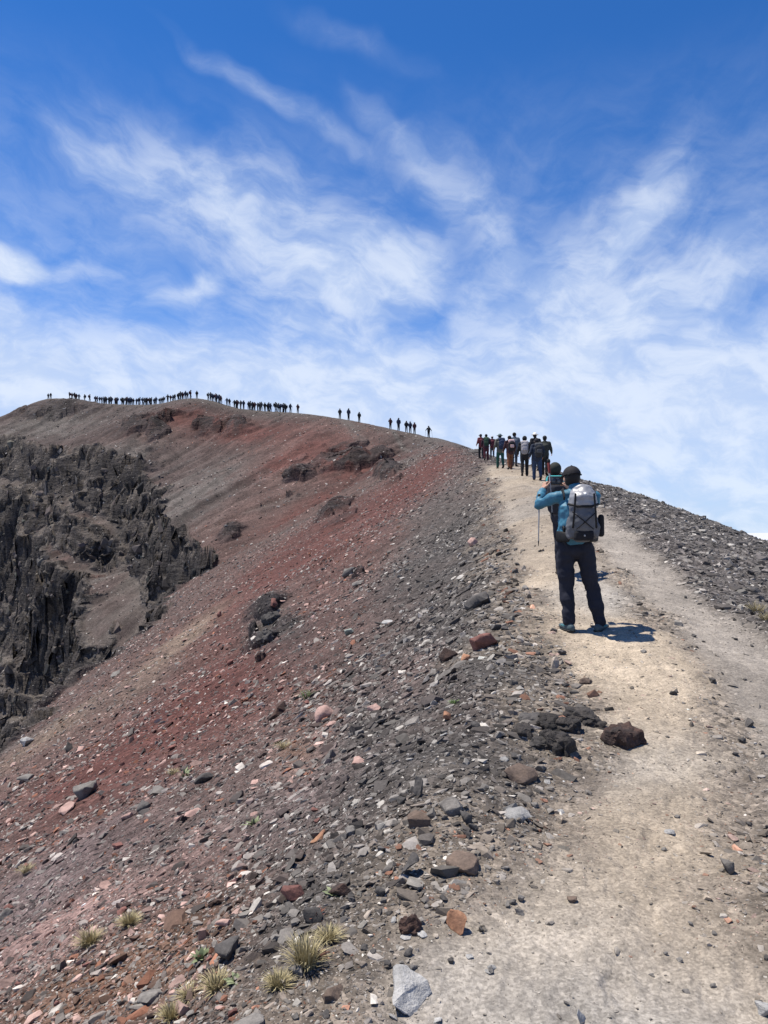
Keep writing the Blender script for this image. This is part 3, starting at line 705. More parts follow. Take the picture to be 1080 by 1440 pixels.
def rock_mesh(style, seed, fine=True):
    rng = np.random.default_rng(seed)
    flat = {'slab': .26, 'block': .72, 'lava': .70, 'shard': .5, 'round': .66}[style]
    n = {'slab': 15, 'block': 13, 'lava': 26, 'shard': 9, 'round': 34}[style]
    P = chip_points(rng, n, flat)
    if style == 'shard': P = P * np.array([.7, .55, 1.0]) + np.array([[.15, 0, .25]]) * (P[:, 2:3] > .1)
    bm = bmesh.new()
    for p in P: bm.verts.new(p)
    bmesh.ops.convex_hull(bm, input=list(bm.verts))
    bmesh.ops.delete(bm, geom=[v for v in bm.verts if not v.link_faces], context='VERTS')
    bmesh.ops.dissolve_limit(bm, angle_limit=R(9), verts=list(bm.verts), edges=list(bm.edges))
    if fine:
        bmesh.ops.bevel(bm, geom=list(bm.edges), offset=.018 if style != 'round' else .05, segments=1, affect='EDGES', clamp_overlap=True)
        bmesh.ops.triangulate(bm, faces=list(bm.faces))
        for it in range(4):
            es = [e for e in bm.edges if e.calc_length() > (.11 if style in ('lava',) else .14)]
            if not es: break
            bmesh.ops.subdivide_edges(bm, edges=es, cuts=1, use_grid_fill=False)
            bmesh.ops.triangulate(bm, faces=[f for f in bm.faces if len(f.verts) > 3])
        bm.normal_update()
        co = np.array([v.co[:] for v in bm.verts]); no = np.array([v.normal[:] for v in bm.verts])
        o = rng.uniform(0, 90)
        d = .045 * noise3(co[:, 0] * 3 + o, co[:, 1] * 3, co[:, 2] * 3) + .02 * noise3(co[:, 0] * 8 + o, co[:, 1] * 8, co[:, 2] * 8)
        if style == 'lava':
            d = .13 * np.abs(noise3(co[:, 0] * 4 + o, co[:, 1] * 4, co[:, 2] * 4)) ** .6 - .05 + .07 * noise3(co[:, 0] * 9 + o, co[:, 1] * 9, co[:, 2] * 9)
        for v, q in zip(bm.verts, co + no * d[:, None]): v.co = q
    me = bpy.data.meshes.new('rock'); bm.to_mesh(me); bm.free()
    me.polygons.foreach_set('use_smooth', np.ones(len(me.polygons), bool)); me.set_sharp_from_angle(angle=R(32 if fine else 20))
    return me
_rock_n = [0]
def place_rock(name, me, m, px, py, w_px, yaw, label, cat, group=None, tip=(0, 0), squash=1.0, sink=.2, h_px=None, along=1.0):
    x, y = hit(px, py, GZ); r = math.hypot(x, y)
    n = ground_normal(np.array([x]), np.array([y]), .25)[0]
    s = .86 * w_px / FPX * y
    bb = np.array([v.co[:] for v in me.vertices]); ext = bb.max(0) - bb.min(0)
    k = s / ext[0]
    n = Vector(n).lerp(Vector((0, 0, 1)), .35) + Vector((tip[0], tip[1], 0)); q = n.to_track_quat('Z', 'Y')
    o = bpy.data.objects.new(name, me); COL.objects.link(o)
    o.rotation_mode = 'QUATERNION'; o.rotation_quaternion = q @ Euler((0, 0, R(yaw))).to_quaternion()
    zk = k * squash
    if h_px: zk = (h_px / FPX * y) / ext[2]
    o.scale = (k, k * along, zk)
    z = float(sample(GZ, np.array([x]), np.array([y]))[0])
    o.location = Vector((x, y, z)) + n.normalized() * (ext[2] * zk * (.5 - sink))
    if len(o.material_slots) == 0: me.materials.append(None)
    o.material_slots[0].link = 'OBJECT'; o.material_slots[0].material = m
    put(o, label, cat, group)
    return o
# what, style, material, foot of the rock in the photograph, width and height there, turn, label
ROCKS = [
    ('slab', 'slab', 'pale', 571, 1392, 92, 38, 205, 'large pale grey broken slab lying beside the path edge at the bottom of the photo'),
    ('stone', 'slab', 'pale', 727, 1146, 50, 26, 0, 'pale grey faceted stone at the left edge of the path below the striated brown rock'),
    ('rock', 'block', 'grey', 126, 1114, 38, 30, 70, 'grey pointed rock standing on a pink slab on the left red slope'),
    ('slab', 'slab', 'pink', 99, 1135, 34, 14, 20, 'pink slab leaning at the foot of the grey pointed rock'),
    ('block', 'block', 'dark', 206, 1133, 26, 18, 20, 'black angular block with a grey slab behind it on the left slope'),
    ('slab', 'slab', 'grey', 224, 1114, 44, 16, 40, 'grey slab leaning uphill behind a black angular block'),
    ('stone', 'slab', 'pink', 182, 1147, 24, 14, 60, 'pale pink stone just left of the black angular block'),
    ('stone', 'slab', 'pink', 274, 1142, 30, 14, 15, 'larger of two salmon pink stones lying side by side on the slope'),
    ('stone', 'slab', 'pink', 255, 1150, 18, 12, 80, 'smaller of two salmon pink stones lying side by side on the slope'),
    ('rock', 'block', 'dark', 324, 1338, 54, 34, 35, 'dark grey tilted block among dry grass at lower left'),
    ('slab', 'slab', 'grey', 216, 1398, 42, 24, 50, 'grey thin slab tilted on orange gravel near the bottom edge'),
    ('rock', 'block', 'red', 413, 1260, 32, 32, 10, 'reddish pink rock left of the dark rust red rock'),
    ('rock', 'block', 'rust', 481, 1252, 42, 36, 75, 'dark rust red rock with an orange face beside grey rubble'),
    ('slab', 'shard', 'dark', 589, 1118, 26, 34, 30, 'dark slate standing upright on edge in the scree'),
    ('rock', 'block', 'brown', 590, 1156, 42, 30, 15, 'brown shadowed rock leaning in front of the ribbed grey rock'),
    ('rock', 'round', 'grey', 636, 1136, 46, 26, 10, 'ribbed grey rock on top of the dark rock heap'),
    ('rock', 'block', 'dark', 655, 1152, 34, 24, 60, 'dark brown rock at the right end of the rock heap'),
    ('rock', 'round', 'brown', 650, 1214, 60, 26, 5, 'long brown rock lying flat below the rock heap'),
    ('rock', 'lava', 'rust', 576, 1302, 42, 42, 40, 'dark reddish brown upright rock above the large pale slab'),
    ('rock', 'block', 'orange', 640, 1300, 36, 38, 20, 'rusty rock with a pale orange top beside the trodden path'),
    ('rock', 'shard', 'dark', 568, 1228, 34, 34, 10, 'black triangular rock with a sharp shadow below the long brown rock'),
    ('stone', 'round', 'grey', 495, 1168, 24, 18, 0, 'smooth grey rounded stone below orange flat stone level'),
    ('slab', 'slab', 'orange', 447, 1176, 28, 12, 5, 'orange flat stone lying on dark scree'),
    ('boulder', 'lava', 'lava', 785, 1052, 58, 46, 0, 'knobbly black lava boulder nearest the path bend with a dark hollow face'),
    ('boulder', 'lava', 'lava', 772, 1020, 44, 22, 50, 'low black lava lump behind the knobbly lava boulder'),
    ('boulder', 'lava', 'lava', 815, 1008, 46, 24, 100, 'black lava crust between the knobbly lava boulder and the rusty boulder'),
    ('boulder', 'lava', 'dark', 748, 1010, 40, 16, 140, 'weathered lava lump farthest left in the black lava cluster'),
    ('boulder', 'lava', 'rust', 873, 1042, 54, 44, 20, 'dark rusty lava boulder sitting alone on the left side of the path'),
    ('rock', 'round', 'brown', 730, 1092, 58, 28, 0, 'dark brown striated rock below the black lava cluster'),
    ('boulder', 'lava', 'lava', 735, 1030, 46, 20, 200, 'flat black lava crust left of the knobbly lava boulder'),
    ('boulder', 'lava', 'dark', 760, 1046, 34, 20, 250, 'small dark lava lump touching the left foot of the knobbly lava boulder'),
    ('boulder', 'lava', 'lava', 795, 1022, 40, 26, 310, 'rounded black lava lump directly above the knobbly lava boulder'),
    ('boulder', 'lava', 'lava', 832, 1018, 34, 18, 20, 'small black lava lump left of the rusty lava boulder'),
    ('stone', 'block', 'brown', 823, 959, 20, 12, 10, 'brown brick shaped stone on the path above the lava cluster'),
    ('stone', 'block', 'grey', 1021, 1220, 32, 28, 30, 'grey brown lump of rock on the right side of the path'),
    ('stone', 'shard', 'pale', 816, 1426, 24, 28, 0, 'small pale pointed stone standing on the path at the bottom of the photo'),
    ('stone', 'block', 'pale', 1070, 1416, 32, 22, 40, 'pale stone at the lower right corner'),
    ('slab', 'slab', 'dark', 676, 850, 46, 40, 60, 'dark fluted fan shaped slab half buried left of the standing man'),
    ('rock', 'block', 'red', 686, 908, 46, 34, 30, 'crumbling salmon red rock outcrop left of the standing man'),
    ('rock', 'block', 'rust', 632, 924, 34, 30, 70, 'dark maroon rock just left of the salmon red outcrop'),
    ('stone', 'block', 'orange', 655, 928, 18, 18, 20, 'small orange stone between the maroon rock and the salmon outcrop'),
    ('stone', 'round', 'pink', 666, 766, 18, 18, 0, 'salmon rounded stone alone on the dark upper scree'),
    ('stone', 'slab', 'orange', 630, 1008, 30, 18, 30, 'orange pink stone with a shadowed base in the middle scree'),
    ('boulder', 'round', 'pink', 458, 1008, 38, 28, 10, 'dusky pink rounded boulder beside green sprigs'),
    ('boulder', 'block', 'rust', 392, 1004, 46, 34, 20, 'dark red brown boulder left of the dusky pink boulder'),
    ('slab', 'slab', 'grey', 494, 806, 28, 18, 60, 'upper grey slab in the pair of slabs on the mid slope'),
    ('slab', 'slab', 'grey', 506, 822, 22, 14, 30, 'lower grey slab in the pair of slabs on the mid slope'),
    ('stone', 'block', 'green', 493, 890, 17, 12, 0, 'small grey green stone on the red scree'),
    ('stone', 'slab', 'pale', 544, 876, 20, 8, 10, 'pale flat stone alone on dark scree beyond the grey green stone'),
    ('slab', 'slab', 'pink', 526, 1000, 20, 18, 70, 'pink leaning slab right of the dusky pink boulder'),
    ('stone', 'slab', 'pink', 503, 1072, 36, 14, 20, 'pale pink flat stone with a white rim on the mid scree'),
    ('stone', 'slab', 'pink', 318, 1294, 32, 22, 30, 'pink buff slab on rusty gravel above the dark tilted block'),
    ('rock', 'block', 'dark', 440, 1290, 34, 30, 10, 'dark block behind the largest dry grass tuft'),
    ('rock', 'block', 'brown', 472, 1392, 42, 20, 0, 'tan brown flat topped rock left of the large pale slab'),
    ('rock', 'round', 'grey', 352, 1438, 60, 24, 0, 'grey rounded rock cut by the bottom edge of the photo'),
    ('stone', 'block', 'dark', 1050, 1019, 20, 16, 30, 'dark pointed stone on the gravel right of the path'),
    ('slab', 'slab', 'dark', 1055, 830, 28, 11, 10, 'dark flat slab on the right scree above a dry grass clump'),
    ('stone', 'block', 'dark', 100, 1052, 20, 22, 0, 'dark upright stone near the crater lip with a pink stone beside it'),
    ('stone', 'slab', 'pink', 112, 1056, 18, 14, 50, 'pale pink stone beside the dark upright stone at the crater lip'),
    ('slab', 'slab', 'pale', 42, 1044, 22, 20, 40, 'pale grey slab standing at the crater lip'),
    ('slab', 'slab', 'grey', 42, 1092, 42, 16, 20, 'grey layered slab low on the left edge slope'),
    ('slab', 'slab', 'grey', 12, 1284, 26, 20, 60, 'grey slab cut by the left edge of the photo'),
    ('stone', 'slab', 'pink', 152, 1244, 32, 12, 30, 'long pale pink slab on lilac gravel'),
    ('rock', 'block', 'dark', 808, 678, 18, 16, 20, 'dark rock on the skyline behind the man wearing a cap'),
    ('slab', 'slab', 'dark', 674, 636, 30, 11, 0, 'dark flat slab on the skyline left of the walking group'),
    ('stone', 'block', 'dark', 790, 919, 14, 10, 0, 'small dark stone on the path edge below the standing man'),
    ('stone', 'block', 'dark', 768, 941, 14, 11, 50, 'small dark stone left of the path below the standing man'),
    ('rock', 'round', 'dark', 290, 1095, 34, 16, 30, 'dark rock with pale lichen green tufts beside it on the left slope'),
    ('stone', 'block', 'grey', 420, 1362, 30, 20, 20, 'grey brown stone under the smaller dry grass tuft'),
    ('rock', 'lava', 'dark', 382, 872, 34, 26, 30, 'upper dark lava knob sticking out of the red slope'),
    ('rock', 'lava', 'dark', 372, 900, 30, 30, 70, 'middle dark lava knob sticking out of the red slope'),
    ('rock', 'lava', 'rust', 368, 926, 26, 24, 10, 'lower dark lava knob sticking out of the red slope'),
    ('rock', 'block', 'dark', 1000, 958, 16, 9, 0, 'largest dark chip in the stone line between path and grey track'),
    ('stone', 'slab', 'pale', 940, 1168, 18, 9, 0, 'pale pebble in the middle of the path'),
    ('stone', 'block', 'brown', 803, 1262, 16, 12, 20, 'brown stone left of the path centre low in the photo'),
]
_mesh_cache = {}
for i, (nm, st, mt, px, py, w, h, yaw, lab) in enumerate(ROCKS):
    big = st in ('lava',)
    key = (st, i % (9 if st in ('slab', 'block') else 6))
    if key not in _mesh_cache: _mesh_cache[key] = rock_mesh(st, 300 + 17 * key[1] + len(st))
    if big and 900 < py < 1060 and px > 700: w, h = w * 1.3, h * 1.3
    place_rock({'stone': 'stone', 'slab': 'flat_stone', 'rock': 'rock', 'block': 'rock', 'boulder': 'boulder'}[nm], _mesh_cache[key], ROCKM[mt], px, py, w, yaw, lab,
               {'stone': 'stone', 'slab': 'slab', 'rock': 'rock', 'block': 'rock', 'boulder': 'boulder'}[nm], tip=(RNG.normal(0, .16), RNG.normal(0, .12) - .1 * (st == 'slab')), sink=(.42 if big else .30) if st != 'slab' else .2,
               h_px=h * (.82 if st != 'slab' else .62))

# the larger loose stones of the scree, each by itself; alike ones share one description
LOOSE = [('grey', 'block', 46, 'angular grey stone among the dark scree left of the path', 'grey stones in the dark scree', 'scree'),
         ('dark', 'block', 44, 'blackish angular stone among the scree left of the path', 'black stones in the scree', 'scree'),
         ('pale', 'slab', 26, 'small pale grey flake lying on the scree left of the path', 'pale flakes on the scree', 'scree'),
         ('pink', 'slab', 34, 'small pink flake lying on the red slope', 'pink flakes on the red slope', 'red'),
         ('red', 'block', 24, 'small brick red stone lying on the red slope', 'red stones on the red slope', 'red'),
         ('grey', 'slab', 20, 'grey flake lying on the red slope', 'grey flakes on the red slope', 'red'),
         ('dark', 'block', 22, 'dark stone in the gravel right of the path', 'dark stones right of the path', 'right'),
         ('grey', 'block', 16, 'small grey stone lying loose on the path dust', 'grey stones on the path', 'path')]
def zone_point(zone, rng):
    while True:
        if zone == 'scree': px, py = rng.uniform(380, 800), rng.uniform(760, 1430); ok = 560 - (py - 760) * .30 < px < min(800, 990 - (py - 700) * .45)
        elif zone == 'red': px, py = rng.uniform(0, 520), rng.uniform(830, 1420); ok = px > 330 - (py - 800) * 1.15 and px < 640 - (py - 700) * .42
        elif zone == 'right': px, py = rng.uniform(930, 1078), rng.uniform(790, 1420); ok = px > 1010 or py < 1000
        else: px, py = rng.uniform(700, 1010), rng.uniform(900, 1420); ok = px > 840 - (py - 1040) * .5
        if ok: return px, py
rng = np.random.default_rng(77)
for mt, st, n, lab, grp, zone in LOOSE:
    for k in range(n):
        px, py = zone_point(zone, rng); key = (st, int(rng.integers(0, 9)), 'c')
        if key not in _mesh_cache: _mesh_cache[key] = rock_mesh(st, 700 + 13 * key[1] + len(st), True)
        w = rng.uniform(7.5, 11.5) * (1 + .8 * rng.random() ** 3) * (0.75 + .5 * (py - 700) / 700) * (.8 if zone in ('path', 'right') else 1.1)
        place_rock('loose_stone', _mesh_cache[key], ROCKM[mt], px, py, w, rng.uniform(0, 360), lab, 'stone', grp, tip=(rng.normal(0, .2), rng.normal(0, .2)), squash=rng.uniform(.8, 1.1), sink=.25)

# ------------------------------------------------------------------ dry grass and small green plants
def leaf_mat(name, c0, c1):
    m, nt, b = mat(name, .7, .25); L = nt.links.new
    at = nd(nt, 'ShaderNodeAttribute', attribute_name='tone')
    mx = nd(nt, 'ShaderNodeMix', data_type='RGBA'); L(at.outputs['Fac'], mx.inputs[0]); mx.inputs[6].default_value = (*c0, 1); mx.inputs[7].default_value = (*c1, 1)
    L(mx.outputs[2], b.inputs['Base Color'])
    return m
M_DRY = leaf_mat('dry grass', (.17, .14, .075), (.46, .40, .23)); M_GREEN = leaf_mat('green leaf', (.05, .09, .03), (.13, .19, .06)); M_SAGE = leaf_mat('grey green leaf', (.10, .13, .07), (.24, .27, .15)); M_SEED = leaf_mat('dried sprig', (.14, .05, .035), (.26, .11, .07))
def tuft_mesh(name, seed, n, h, spread, width, broad=False):
    rng = np.random.default_rng(seed); V, F, T = [], [], []
    for i in range(n):
        a = rng.uniform(0, 2 * math.pi); b0 = spread * .45 * math.sqrt(rng.random()); lean = rng.uniform(.1, 1.25); L = h * rng.uniform(.5, 1.1); w = width * rng.uniform(.7, 1.3)
        base = np.array([b0 * math.cos(a), b0 * math.sin(a), -.01]); a2 = a + rng.normal(0, .5); dirv = np.array([math.cos(a2), math.sin(a2), 0]); side = np.array([-dirv[1], dirv[0], 0]); t = rng.random()
        k0 = len(V); segs = 4
        for j in range(segs + 1):
            u = j / segs; p = base + dirv * lean * spread * u ** 1.7 + np.array([0, 0, L * (u - .35 * lean * u * u)])
            ww = w * (math.sin(math.pi * (.12 + .85 * u)) if broad else (1 - u) ** .6 + .08)
            V += [p - side * ww, p + side * ww]; T += [t * .6 + .4 * u] * 2
        for j in range(segs): F.append((k0 + 2 * j, k0 + 2 * j + 1, k0 + 2 * j + 3, k0 + 2 * j + 2))
    me = bpy.data.meshes.new(name); me.from_pydata([tuple(v) for v in V], [], F); f = me.attributes.new('tone', 'FLOAT', 'POINT'); f.data.foreach_set('value', np.array(T, np.float32)); return me
TUFTS = [  # kind, foot in the photograph, height and width there, label
    ('dry', 432, 1352, 62, 50, 'largest pale dry grass tuft growing against a dark rock at the bottom left'), ('dry', 462, 1316, 36, 34, 'dry grass tuft just above the largest tuft beside a dark rock'),
    ('dry', 393, 1380, 42, 34, 'dry grass tuft between the dark tilted block and the largest tuft'), ('dry', 130, 1322, 42, 34, 'yellowish dry grass tuft alone on pink gravel at left'),
    ('dry', 185, 1296, 36, 26, 'thin dry grass tuft right of the yellowish tuft'), ('dry', 308, 1382, 40, 42, 'straw coloured grass tuft below the dark tilted block'), ('dry', 270, 1392, 28, 34, 'low straw grass left of the straw coloured tuft'),
    ('dry', 245, 1424, 40, 30, 'dry grass tuft nearest the bottom edge beside the thin grey slab'), ('dry', 400, 1050, 18, 24, 'small dry tuft left of the mid slope scree'), ('dry', 246, 1086, 14, 18, 'tiny yellow tuft above the black angular block'),
    ('dry', 1062, 860, 30, 34, 'dry grass clump on the right scree below a dark flat slab'), ('dry', 1078, 872, 24, 26, 'dry grass cut by the right edge of the photo'),
    ('green', 434, 980, 20, 30, 'bright green sprigs beside the dusky pink boulder'), ('green', 640, 988, 12, 18, 'yellow green sprig above the orange pink stone'), ('sage', 286, 1340, 24, 30, 'grey green broad leaved plant left of the dark tilted block'),
    ('sage', 262, 1088, 16, 26, 'grey green low plant near the dark rock on the left slope'), ('sage', 335, 1372, 18, 24, 'small grey green plant under the dark tilted block'), ('sage', 472, 1252, 20, 22, 'pale green leafy sprig below the rust red rock'), ('seed', 446, 1286, 36, 18, 'dried reddish seed sprig standing behind the largest grass tuft'),
    ('sage', 360, 1155, 14, 22, 'small grey green plant in the middle scree'), ('dry', 42, 1222, 20, 24, 'small yellow tuft near the left edge on lilac gravel')]
for i, (kind, px, py, h, w, lab) in enumerate(TUFTS):
    x, y = hit(px, py, GZ); H, W = h / FPX * y, w / FPX * y
    n = {'dry': 260 if h > 34 else 150, 'green': 50, 'sage': 24, 'seed': 26}[kind]
    me = tuft_mesh('grass_tuft' if kind == 'dry' else 'plant', 900 + i, n, H * (.86 if h > 50 else .66), W * (.62 if h > 50 else .6), {'dry': .0020, 'green': .005, 'sage': .011, 'seed': .005}[kind], kind == 'sage')
    me.materials.append({'dry': M_DRY, 'green': M_GREEN, 'sage': M_SAGE, 'seed': M_SEED}[kind])
    o = bpy.data.objects.new('grass_tuft' if kind == 'dry' else 'small_plant', me); COL.objects.link(o)
    o.location = (x, y, float(sample(GZ, np.array([x]), np.array([y]))[0])); put(o, lab, 'grass tuft' if kind == 'dry' else 'plant')

# ------------------------------------------------------------------ people
def cloth_mat(name, c, rough=.85, spec=.2, fold=.0, var=.12, metallic=0.0):
    m, nt, b = mat(name, rough, spec); L = nt.links.new
    geo = nd(nt, 'ShaderNodeNewGeometry'); n1 = noise_node(nt, 11, 4, .6, geo.outputs['Position']); n2 = noise_node(nt, 90, 2, .5, geo.outputs['Position'])
    rgb = nd(nt, 'ShaderNodeRGB'); rgb.outputs[0].default_value = (*c, 1)
    f = mth(nt, 'MULTIPLY', mrange(nt, n1.outputs[0], .3, .7, 1 - var, 1 + var), mrange(nt, n2.outputs[0], .3, .7, .95, 1.05))
    L(scale_col(nt, rgb.outputs[0], f), b.inputs['Base Color'])
    bp = nd(nt, 'ShaderNodeBump'); bp.inputs['Strength'].default_value = .4; bp.inputs['Distance'].default_value = .012
    L(n1.outputs[0], bp.inputs['Height']); L(bp.outputs[0], b.inputs['Normal']); b.inputs['Metallic'].default_value = metallic
    return m
_cm = {}
def CM(name, c, **k):
    if name not in _cm: _cm[name] = cloth_mat(name, c, **k)
    return _cm[name]
SKIN = CM('skin', (.42, .25, .18), rough=.6, var=.06); HAIR = CM('dark hair', (.016, .013, .012), rough=.6)
BLACK = CM('black cloth', (.016, .016, .019)); NAVY = CM('blue black trousers', (.017, .019, .030)); RUBBER = CM('black webbing', (.012, .012, .013), rough=.6)

def ring_tube(bm, pts, rad, seg=14, up=(0, 1, 0)):
    """closed tube through pts; rad holds (half width, half depth) at each; rounded ends"""
    P = [Vector(p) for p in pts]; rad = [(r, r) if not hasattr(r, '__len__') else r for r in rad]
    t0 = (P[1] - P[0]).normalized(); t1 = (P[-1] - P[-2]).normalized()
    q, rr = [], []
    for a, s in ((-.85, .5), (-.5, .86)): q.append(P[0] + t0 * a * min(rad[0])); rr.append((rad[0][0] * s, rad[0][1] * s))
    q += P; rr += list(rad)
    for a, s in ((.5, .86), (.85, .5)): q.append(P[-1] + t1 * a * min(rad[-1])); rr.append((rad[-1][0] * s, rad[-1][1] * s))
    rings = []
    for i, p in enumerate(q):
        t = (q[min(i + 1, len(q) - 1)] - q[max(i - 1, 0)]).normalized()
        f = Vector(up); f = f - t * f.dot(t)
        if f.length < .05: f = Vector((1, 0, 0)) - t * t.x
        f.normalize(); s = t.cross(f)
        rings.append([bm.verts.new(p + s * (rr[i][0] * math.cos(2 * math.pi * k / seg)) + f * (rr[i][1] * math.sin(2 * math.pi * k / seg))) for k in range(seg)])
    for a, b in zip(rings, rings[1:]):
        for k in range(seg): bm.faces.new((a[k], a[(k + 1) % seg], b[(k + 1) % seg], b[k]))
    bm.faces.new(rings[0][::-1]); bm.faces.new(rings[-1])
def ellipsoid(bm, c, r, rot=None, u=18, v=12):
    M = Matrix.Translation(c) @ (rot.to_matrix().to_4x4() if rot else Matrix.Identity(4)) @ Matrix.Diagonal((*r, 1))
    bmesh.ops.create_uvsphere(bm, u_segments=u, v_segments=v, radius=1, matrix=M)
def rbox(bm, c, size, rot=None, bev=.01, seg=2):
    b2 = bmesh.new(); bmesh.ops.create_cube(b2, size=1, matrix=Matrix.Diagonal((*size, 1)))
    bmesh.ops.bevel(b2, geom=list(b2.edges), offset=min(bev, min(size) * .45), segments=seg, affect='EDGES', profile=.6)
    M = Matrix.Translation(c) @ (rot.to_matrix().to_4x4() if rot else Matrix.Identity(4))
    bmesh.ops.transform(b2, matrix=M, verts=list(b2.verts))
    t = bpy.data.meshes.new('tmp'); b2.to_mesh(t); b2.free(); bm.from_mesh(t); bpy.data.meshes.remove(t)
def mesh_of(name, bm, smooth=True, m=None):
    bmesh.ops.recalc_face_normals(bm, faces=list(bm.faces))
    me = bpy.data.meshes.new(name); bm.to_mesh(me); bm.free()
    me.polygons.foreach_set('use_smooth', np.full(len(me.polygons), smooth)); 
    if m: me.materials.append(m)
    return me
def melt(name, bm, voxel, m, smooth=3, folds=0.0, fold_f=9.0, seed=0, clip=None):
    """grow one continuous surface over the overlapping limbs"""
    me = mesh_of('tmp', bm); o = bpy.data.objects.new('tmp', me); COL.objects.link(o)
    md = o.modifiers.new('r', 'REMESH'); md.mode = 'VOXEL'; md.voxel_size = voxel; md.use_smooth_shade = True
    if smooth: sm = o.modifiers.new('s', 'SMOOTH'); sm.iterations = smooth; sm.factor = .5
    dg = bpy.context.evaluated_depsgraph_get(); dg.update()
    out = bpy.data.meshes.new_from_object(o.evaluated_get(dg)); out.name = name
    bpy.data.objects.remove(o); bpy.data.meshes.remove(me)
    if folds:
        n = len(out.vertices); co = np.empty(n * 3, np.float32); no = np.empty(n * 3, np.float32)
        out.vertices.foreach_get('co', co); out.vertices.foreach_get('normal', no); co = co.reshape(-1, 3); no = no.reshape(-1, 3)
        d = noise3(co[:, 0] * fold_f + seed, co[:, 1] * fold_f, co[:, 2] * fold_f * 1.5) + .5 * noise3(co[:, 0] * fold_f * 2.2 + seed, co[:, 1] * fold_f * 2.2, co[:, 2] * fold_f * 3.2)
        w = 1.0
        co = co + no * (d * folds)[:, None]; out.vertices.foreach_set('co', co.ravel())
    out.materials.clear(); out.materials.append(m); out.polygons.foreach_set('use_smooth', np.ones(len(out.polygons), bool)); out.update()
    return out
def child(name, me, parent, label=None):
    o = bpy.data.objects.new(name, me); COL.objects.link(o); o.parent = parent
    if label: o['label'] = label
    return o
V3 = Vector
def lerp3(a, b, t): return V3(a).lerp(V3(b), t)

def hand_tubes(bm, wrist, direction, palm_normal, thumb_side, L=.175, curl=.6):
    """palm, four unequal bent fingers and a thumb leaving the side of the palm"""
    d = V3(direction).normalized(); n = V3(palm_normal); n = (n - d * n.dot(d)).normalized(); s = V3(thumb_side); s = (s - d * s.dot(d) - n * s.dot(n)).normalized(); w = V3(wrist)
    pl = L * .52
    ring_tube(bm, [w, w + d * pl * .5, w + d * pl], [(.026, .02), (.038, .015), (.040, .013)], 10, up=n)
    for k, (off, ln) in enumerate(((.030, .80), (.010, .92), (-.010, .86), (-.029, .68))):
        p = w + d * pl * .95 + s * off; pts = [p]; a = 0.0; seg = L * .48 * ln / 3
        for j in range(3):
            a += curl * (.7 if j == 0 else .9); pts.append(pts[-1] + (d * math.cos(a) + n * math.sin(a)) * seg)
        ring_tube(bm, pts, [.0105, .0100, .0092, .0078], 8, up=n)
    p = w + d * pl * .25 + s * .028; t1 = p + (s * .8 + d * .7 + n * .25).normalized() * .04; t2 = t1 + (d * .95 + s * .25 + n * .25).normalized() * .035
    ring_tube(bm, [p, t1, t2, t2 + (d + n * .3).normalized() * .018], [.015, .013, .011, .009], 8, up=n)

